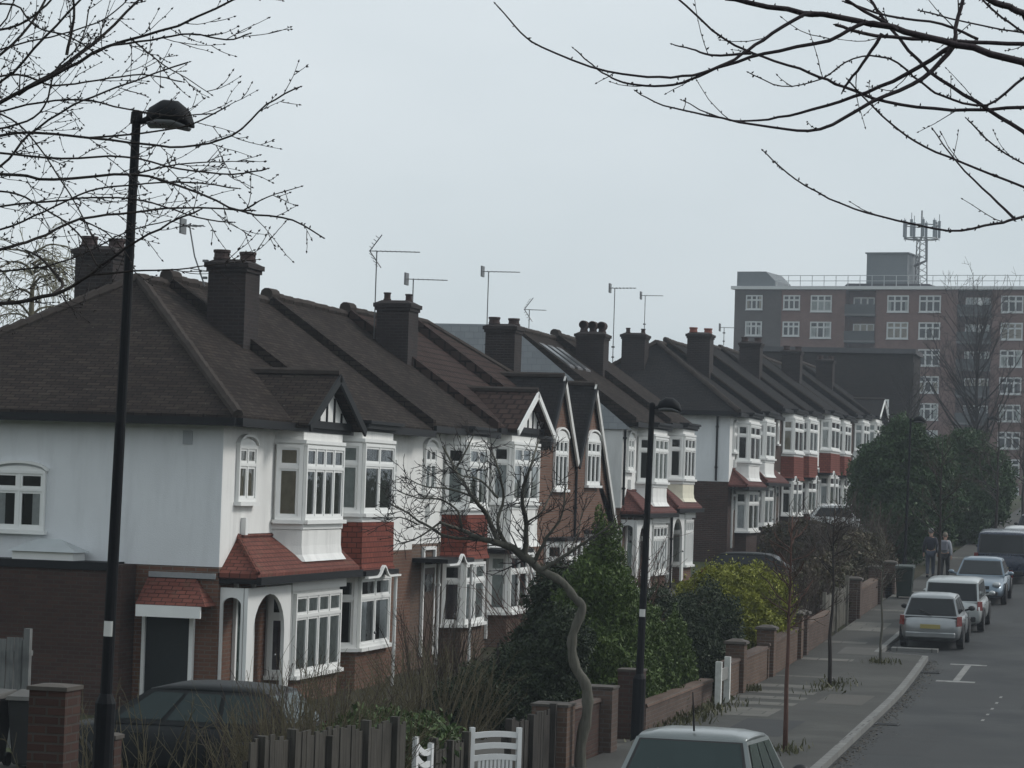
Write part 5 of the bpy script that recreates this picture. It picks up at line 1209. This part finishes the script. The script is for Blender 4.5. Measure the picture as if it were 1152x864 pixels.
def leaf_mesh(name, V, mat, parent):
    n = len(V)//4; me = bpy.data.meshes.new(name); me.vertices.add(len(V)); me.vertices.foreach_set('co', V.astype(np.float32).ravel())
    me.loops.add(4*n); me.loops.foreach_set('vertex_index', np.arange(4*n, dtype=np.int32)); me.polygons.add(n); me.polygons.foreach_set('loop_start', np.arange(0, 4*n, 4, dtype=np.int32))
    me.materials.append(mat); me.update(calc_edges=True); o = bpy.data.objects.new(name, me); C.objects.link(o); o.parent = parent; return o
def bush(name, label, base, blobs, n, size, mat, cat='bush', group=None, up=0., stem=.07, sh=.6):
    t = thing(name, label, cat, base, group=group); rgn = np.random.default_rng(abs(hash(label)) % 1000 if 0 else sum(map(ord, label)))
    m = MB(); rr = random.Random(len(label)); zt = max(b[2] for b in blobs)
    m.tube([(0,0,-.1), (rr.uniform(-.03,.03), 0, zt*.5), (rr.uniform(-.06,.06), 0, zt)], [stem, stem*.7, stem*.25], 7)
    for b in blobs: m.tube([(0,0,zt*.3), (b[0]*.6, b[1]*.6, b[2]*.8), (b[0], b[1], b[2]+b[5]*.4)], [stem*.5, stem*.35, stem*.12], 5)
    m.build('trunk', BARK, t, uv=False)
    leaf_mesh('crown', leaf_cloud(blobs, n, size, rgn, up=up), mat, t); return t
LF_CON = m_leaf('conifer_green', (.040,.068,.014), (.085,.130,.026), (.060,.096,.019)); LF_DK = m_leaf('dark_evergreen', (.016,.027,.012), (.036,.052,.022)); LF_YL = m_leaf('yellow_green_leaf', (.13,.15,.014), (.26,.265,.03), (.19,.20,.022))
LF_LG = m_leaf('light_green_leaf', (.035,.062,.018), (.075,.115,.035)); LF_IV = m_leaf('evergreen_leaf', (.024,.050,.020), (.060,.100,.040), (.040,.076,.028)); LF_BR = m_leaf('russet_hedge_leaf', (.045,.032,.018), (.08,.062,.03), (.05,.05,.022))
def cone_blobs(H, r, n, rr, z0=.1):
    out = []
    for i in range(n):
        f = (i+.5)/n; rad = r*(1-f)**.62*(1 if f > .12 else .85); z = z0+H*f*.93
        for k in range(3 if f < .8 else 1):
            a = rr.uniform(0, 6.28); out.append((math.cos(a)*rad*.45, math.sin(a)*rad*.45, z+rr.uniform(-.08,.08), rad*.72, rad*.72, H/n*1.25))
    return out
rr = random.Random(5); gE = 'evergreen shrubs in the front gardens'
bush('conifer', 'tall soft green conifer standing left of the second lamp post'.replace('left of', 'next to'), (-10.3, 49.9, 0), cone_blobs(4.0, 1.2, 10, rr), 120000, .036, LF_CON, 'conifer', gE, .6)
bush('conifer', 'broader green conifer joined to the tall one behind the wall', (-9.9, 51.4, 0), cone_blobs(2.6, .95, 8, rr), 60000, .036, LF_CON, 'conifer', gE, .6)
bush('conifer', 'short green conifer just above the mossy low wall', (-9.5, 53.6, 0), cone_blobs(1.9, .55, 6, rr), 26000, .036, LF_CON, 'conifer', gE, .6)
bush('evergreen_bush', 'low dark rounded shrub behind the twisted trunk', (-11.4, 46.6, 0), [(0,0,.6,.9,.9,.65), (.6,.3,.95,.8,.7,.7), (-.6,.2,.45,.7,.7,.5), (1.1,.4,1.6,.5,.55,.7)], 60000, .034, LF_DK, 'bush', gE)
bush('evergreen_bush', 'tall dark shrub between the conifers and the white pointed house window', (-11.6, 51.5, 0), [(0,0,1.0,.8,.8,1.0), (.2,.2,2.0,.7,.7,.9)], 24000, .05, LF_DK, 'bush', gE)
bush('evergreen_bush', 'broad blackish-green shrub beyond the second lamp post', (-10.2, 58.6, 0), [(0,0,1.0,.95,1.0,1.05), (.35,.8,1.3,.8,.8,1.0), (-.5,-.4,1.35,.7,.7,.9), (.5,-.4,.6,.6,.6,.6)], 64000, .038, LF_DK, 'bush', gE)
bush('evergreen_bush', 'bright yellow-green domed bush above the brick piers', (-10.15, 65.2, .1), [(0,0,1.35,1.15,1.2,1.15), (.5,.6,1.5,.9,.9,.95), (-.6,-.3,1.55,.8,.8,.8)], 80000, .042, LF_YL, 'bush', gE)
bush('evergreen_bush', 'dark under-shrub in front of the yellow-green bush', (-10.4, 61.8, .05), [(0,0,.6,.8,.9,.7), (.2,.9,.7,.7,.7,.6)], 22000, .05, LF_DK, 'bush', gE)
bush('evergreen_bush', 'low light green shrub spilling over the weathered fence', (-9.7, 33.6, ground(33.6)), [(0,0,.85,.75,1.1,.45), (.1,1.1,.75,.6,.8,.4), (-.1,-.9,.75,.6,.6,.4)], 12000, .05, LF_LG, 'bush', gE)
bush('hedge', 'russet overgrown hedge below the upper terrace', (-9.9, 82.0, ground(82)), [(0,-2.5,.75,.9,1.6,.85), (0,0,.85,.9,1.6,.95), (-.3,2.4,.8,.9,1.5,.9)], 16000, .08, LF_BR, 'hedge', gE)
bush('hedge', 'long clipped dark hedge in front of the red bayed houses', (-10.6, 99.0, ground(99)), [(0,-4,.8,.8,2.4,.8), (0,0,.85,.8,2.4,.85), (0,3.2,.7,.8,1.8,.7)], 15000, .085, LF_BR, 'hedge', gE)
bush('evergreen_tree', 'large dark evergreen tree overhanging the two pedestrians', (-10.2, 108.5, ground(108.5)), [(0,0,2.2,1.7,1.8,2.0), (.6,.5,3.6,1.4,1.5,1.4), (-.7,-.3,4.0,1.2,1.3,1.1), (.1,-.3,5.0,.9,1.0,.9), (1.3,.5,2.4,1.1,1.3,1.6), (-1.2,.6,3.0,1.1,1.2,1.4)], 90000, .075, LF_IV, 'tree', gE, stem=.16)
bush('evergreen_tree', 'second evergreen tree beyond, close to the navy van', (-9.0, 124.5, ground(124.5)), [(0,0,1.9,1.8,2.0,1.8), (.6,.3,3.2,1.6,1.7,1.3), (-1.0,0,3.8,1.4,1.5,1.1), (1.2,.2,2.4,1.1,1.2,1.4), (.2,0,4.5,1.0,1.1,.8)], 80000, .08, LF_IV, 'tree', gE, stem=.16)
bush('evergreen_bush', 'dark shrub in front of the raised drive and white car', (-13.2, 105.6, ground(105.6)), [(0,0,.8,1.6,.9,1.0), (1.2,.3,.7,1.0,.8,.9), (-1.3,.2,.7,1.0,.8,.9)], 14000, .09, LF_BR, 'bush', gE)
# grass tufts round the young trees and weeds along the wall foot: nobody could count them
V = []
rgn = np.random.default_rng(4)
for X, Y, r, n in ((-7.13, 59.9, .5, 160), (-6.7, 66.6, .45, 120), (-6.05, 44.9, .4, 90), (-8.6, 49.5, .5, 260), (-8.6, 52.5, .5, 320), (-8.6, 58, .2, 120)):
    c = np.stack([X+rgn.normal(0, r*.5, n), Y+rgn.normal(0, r if r < .5 else 1.3, n), np.full(n, ground(Y)+.14)], 1)
    u = rgn.normal(0, .35, (n, 3)); u[:, 2] = 1; u *= rgn.uniform(.05, .14, (n, 1)); w_ = rgn.normal(size=(n, 3))*.012
    V.append(np.stack([c-w_, c+w_, c+u+w_*.3, c+u-w_*.3], 1).reshape(-1, 3))
n = 2600; yy = rgn.uniform(38, 72, n); xx = np.array([kx(y) for y in yy])+.04+np.abs(rgn.normal(0, .16, n)); zz = np.array([ground(y) for y in yy])+.02
c = np.stack([xx, yy, zz], 1); a_ = rgn.normal(size=(n, 3))*.018; a_[:, 2] *= .2; b_ = rgn.normal(size=(n, 3))*.014; b_[:, 2] *= .2
l_ = leaf_mesh('gutter_litter', np.stack([c-a_, c+b_, c+a_, c-b_], 1).reshape(-1, 3), m_leaf('dead_leaf', (.03,.024,.016), (.085,.068,.045)), None); l_['kind'] = 'stuff'
g = leaf_mesh('grass', np.concatenate(V), m_leaf('dull_grass', (.05,.055,.022), (.085,.08,.036)), None); g['kind'] = 'stuff'

# ================================================================= air, sky, sun, camera
HAZE = True
if HAZE:
    m = MB(); m.box(-70, 140, -30, 380, -1.2, 45); h = m.build('haze', [], None, uv=False)
    hm = bpy.data.materials.new('haze'); hm.use_nodes = True; t = hm.node_tree; t.nodes.clear(); o_ = t.nodes.new('ShaderNodeOutputMaterial'); v = t.nodes.new('ShaderNodeVolumePrincipled')
    v.inputs['Density'].default_value = .00055; v.inputs['Color'].default_value = (.80,.88,.98,1); v.inputs['Anisotropy'].default_value = .2; t.links.new(v.outputs[0], o_.inputs['Volume'])
    h.data.materials.append(hm); h['kind'] = 'stuff'
SUN_EL, SUN_AZ = R(38), R(62)              # azimuth measured from +Y towards +X
w = bpy.data.worlds.new('World'); sc.world = w; w.use_nodes = True; t = w.node_tree; bg = t.nodes['Background']
sky = t.nodes.new('ShaderNodeTexSky'); sky.sky_type = 'NISHITA'; sky.sun_disc = False; sky.sun_elevation = SUN_EL; sky.sun_rotation = SUN_AZ; sky.air_density = 1; sky.dust_density = 3; sky.altitude = 30
hs = t.nodes.new('ShaderNodeHueSaturation'); hs.inputs['Saturation'].default_value = .35; t.links.new(sky.outputs[0], hs.inputs['Color'])
tc = t.nodes.new('ShaderNodeTexCoord'); n1 = N(t, 'ShaderNodeTexNoise', Scale=2.2, Detail=5, Roughness=.5); t.links.new(stretch(t, tc.outputs['Generated'], (1, 1, 2.4)), n1.inputs['Vector'])
cl = mix(t, ramp(t, n1.outputs[0], .32, .68), (4.75, 5.45, 5.8), (6.3, 6.85, 7.15))
mx = mix(t, .82, hs.outputs[0], cl); t.links.new(mx, bg.inputs['Color']); bg.inputs['Strength'].default_value = .12
L = bpy.data.lights.new('sun', 'SUN'); L.energy = 1.5; L.angle = R(14); L.color = (1, .965, .92); so = bpy.data.objects.new('sun', L); C.objects.link(so)
sd = Vector((math.sin(SUN_AZ)*math.cos(SUN_EL), math.cos(SUN_AZ)*math.cos(SUN_EL), math.sin(SUN_EL))); so.rotation_euler = sd.to_track_quat('Z', 'Y').to_euler(); so.location = (30, 20, 60)
cd = bpy.data.cameras.new('camera'); cd.sensor_width = 36; cd.lens = FPX/1152*36; cd.clip_start = .3; cd.clip_end = 2000
co = bpy.data.objects.new('camera', cd); C.objects.link(co)
M = Matrix((CAM_R, CAM_U, -CAM_F)).transposed().to_4x4(); M.translation = CAM_P; co.matrix_world = M
sc.camera = co
sc.render.resolution_x, sc.render.resolution_y = 1024, 768
sc.render.engine = 'CYCLES'; sc.cycles.use_denoising = True; sc.cycles.max_bounces = 6; sc.cycles.transparent_max_bounces = 12; sc.cycles.volume_bounces = 0
vs = sc.view_settings; vs.view_transform = 'Standard'; vs.look = 'None'; vs.exposure = .12; vs.gamma = 1; vs.use_curve_mapping = False
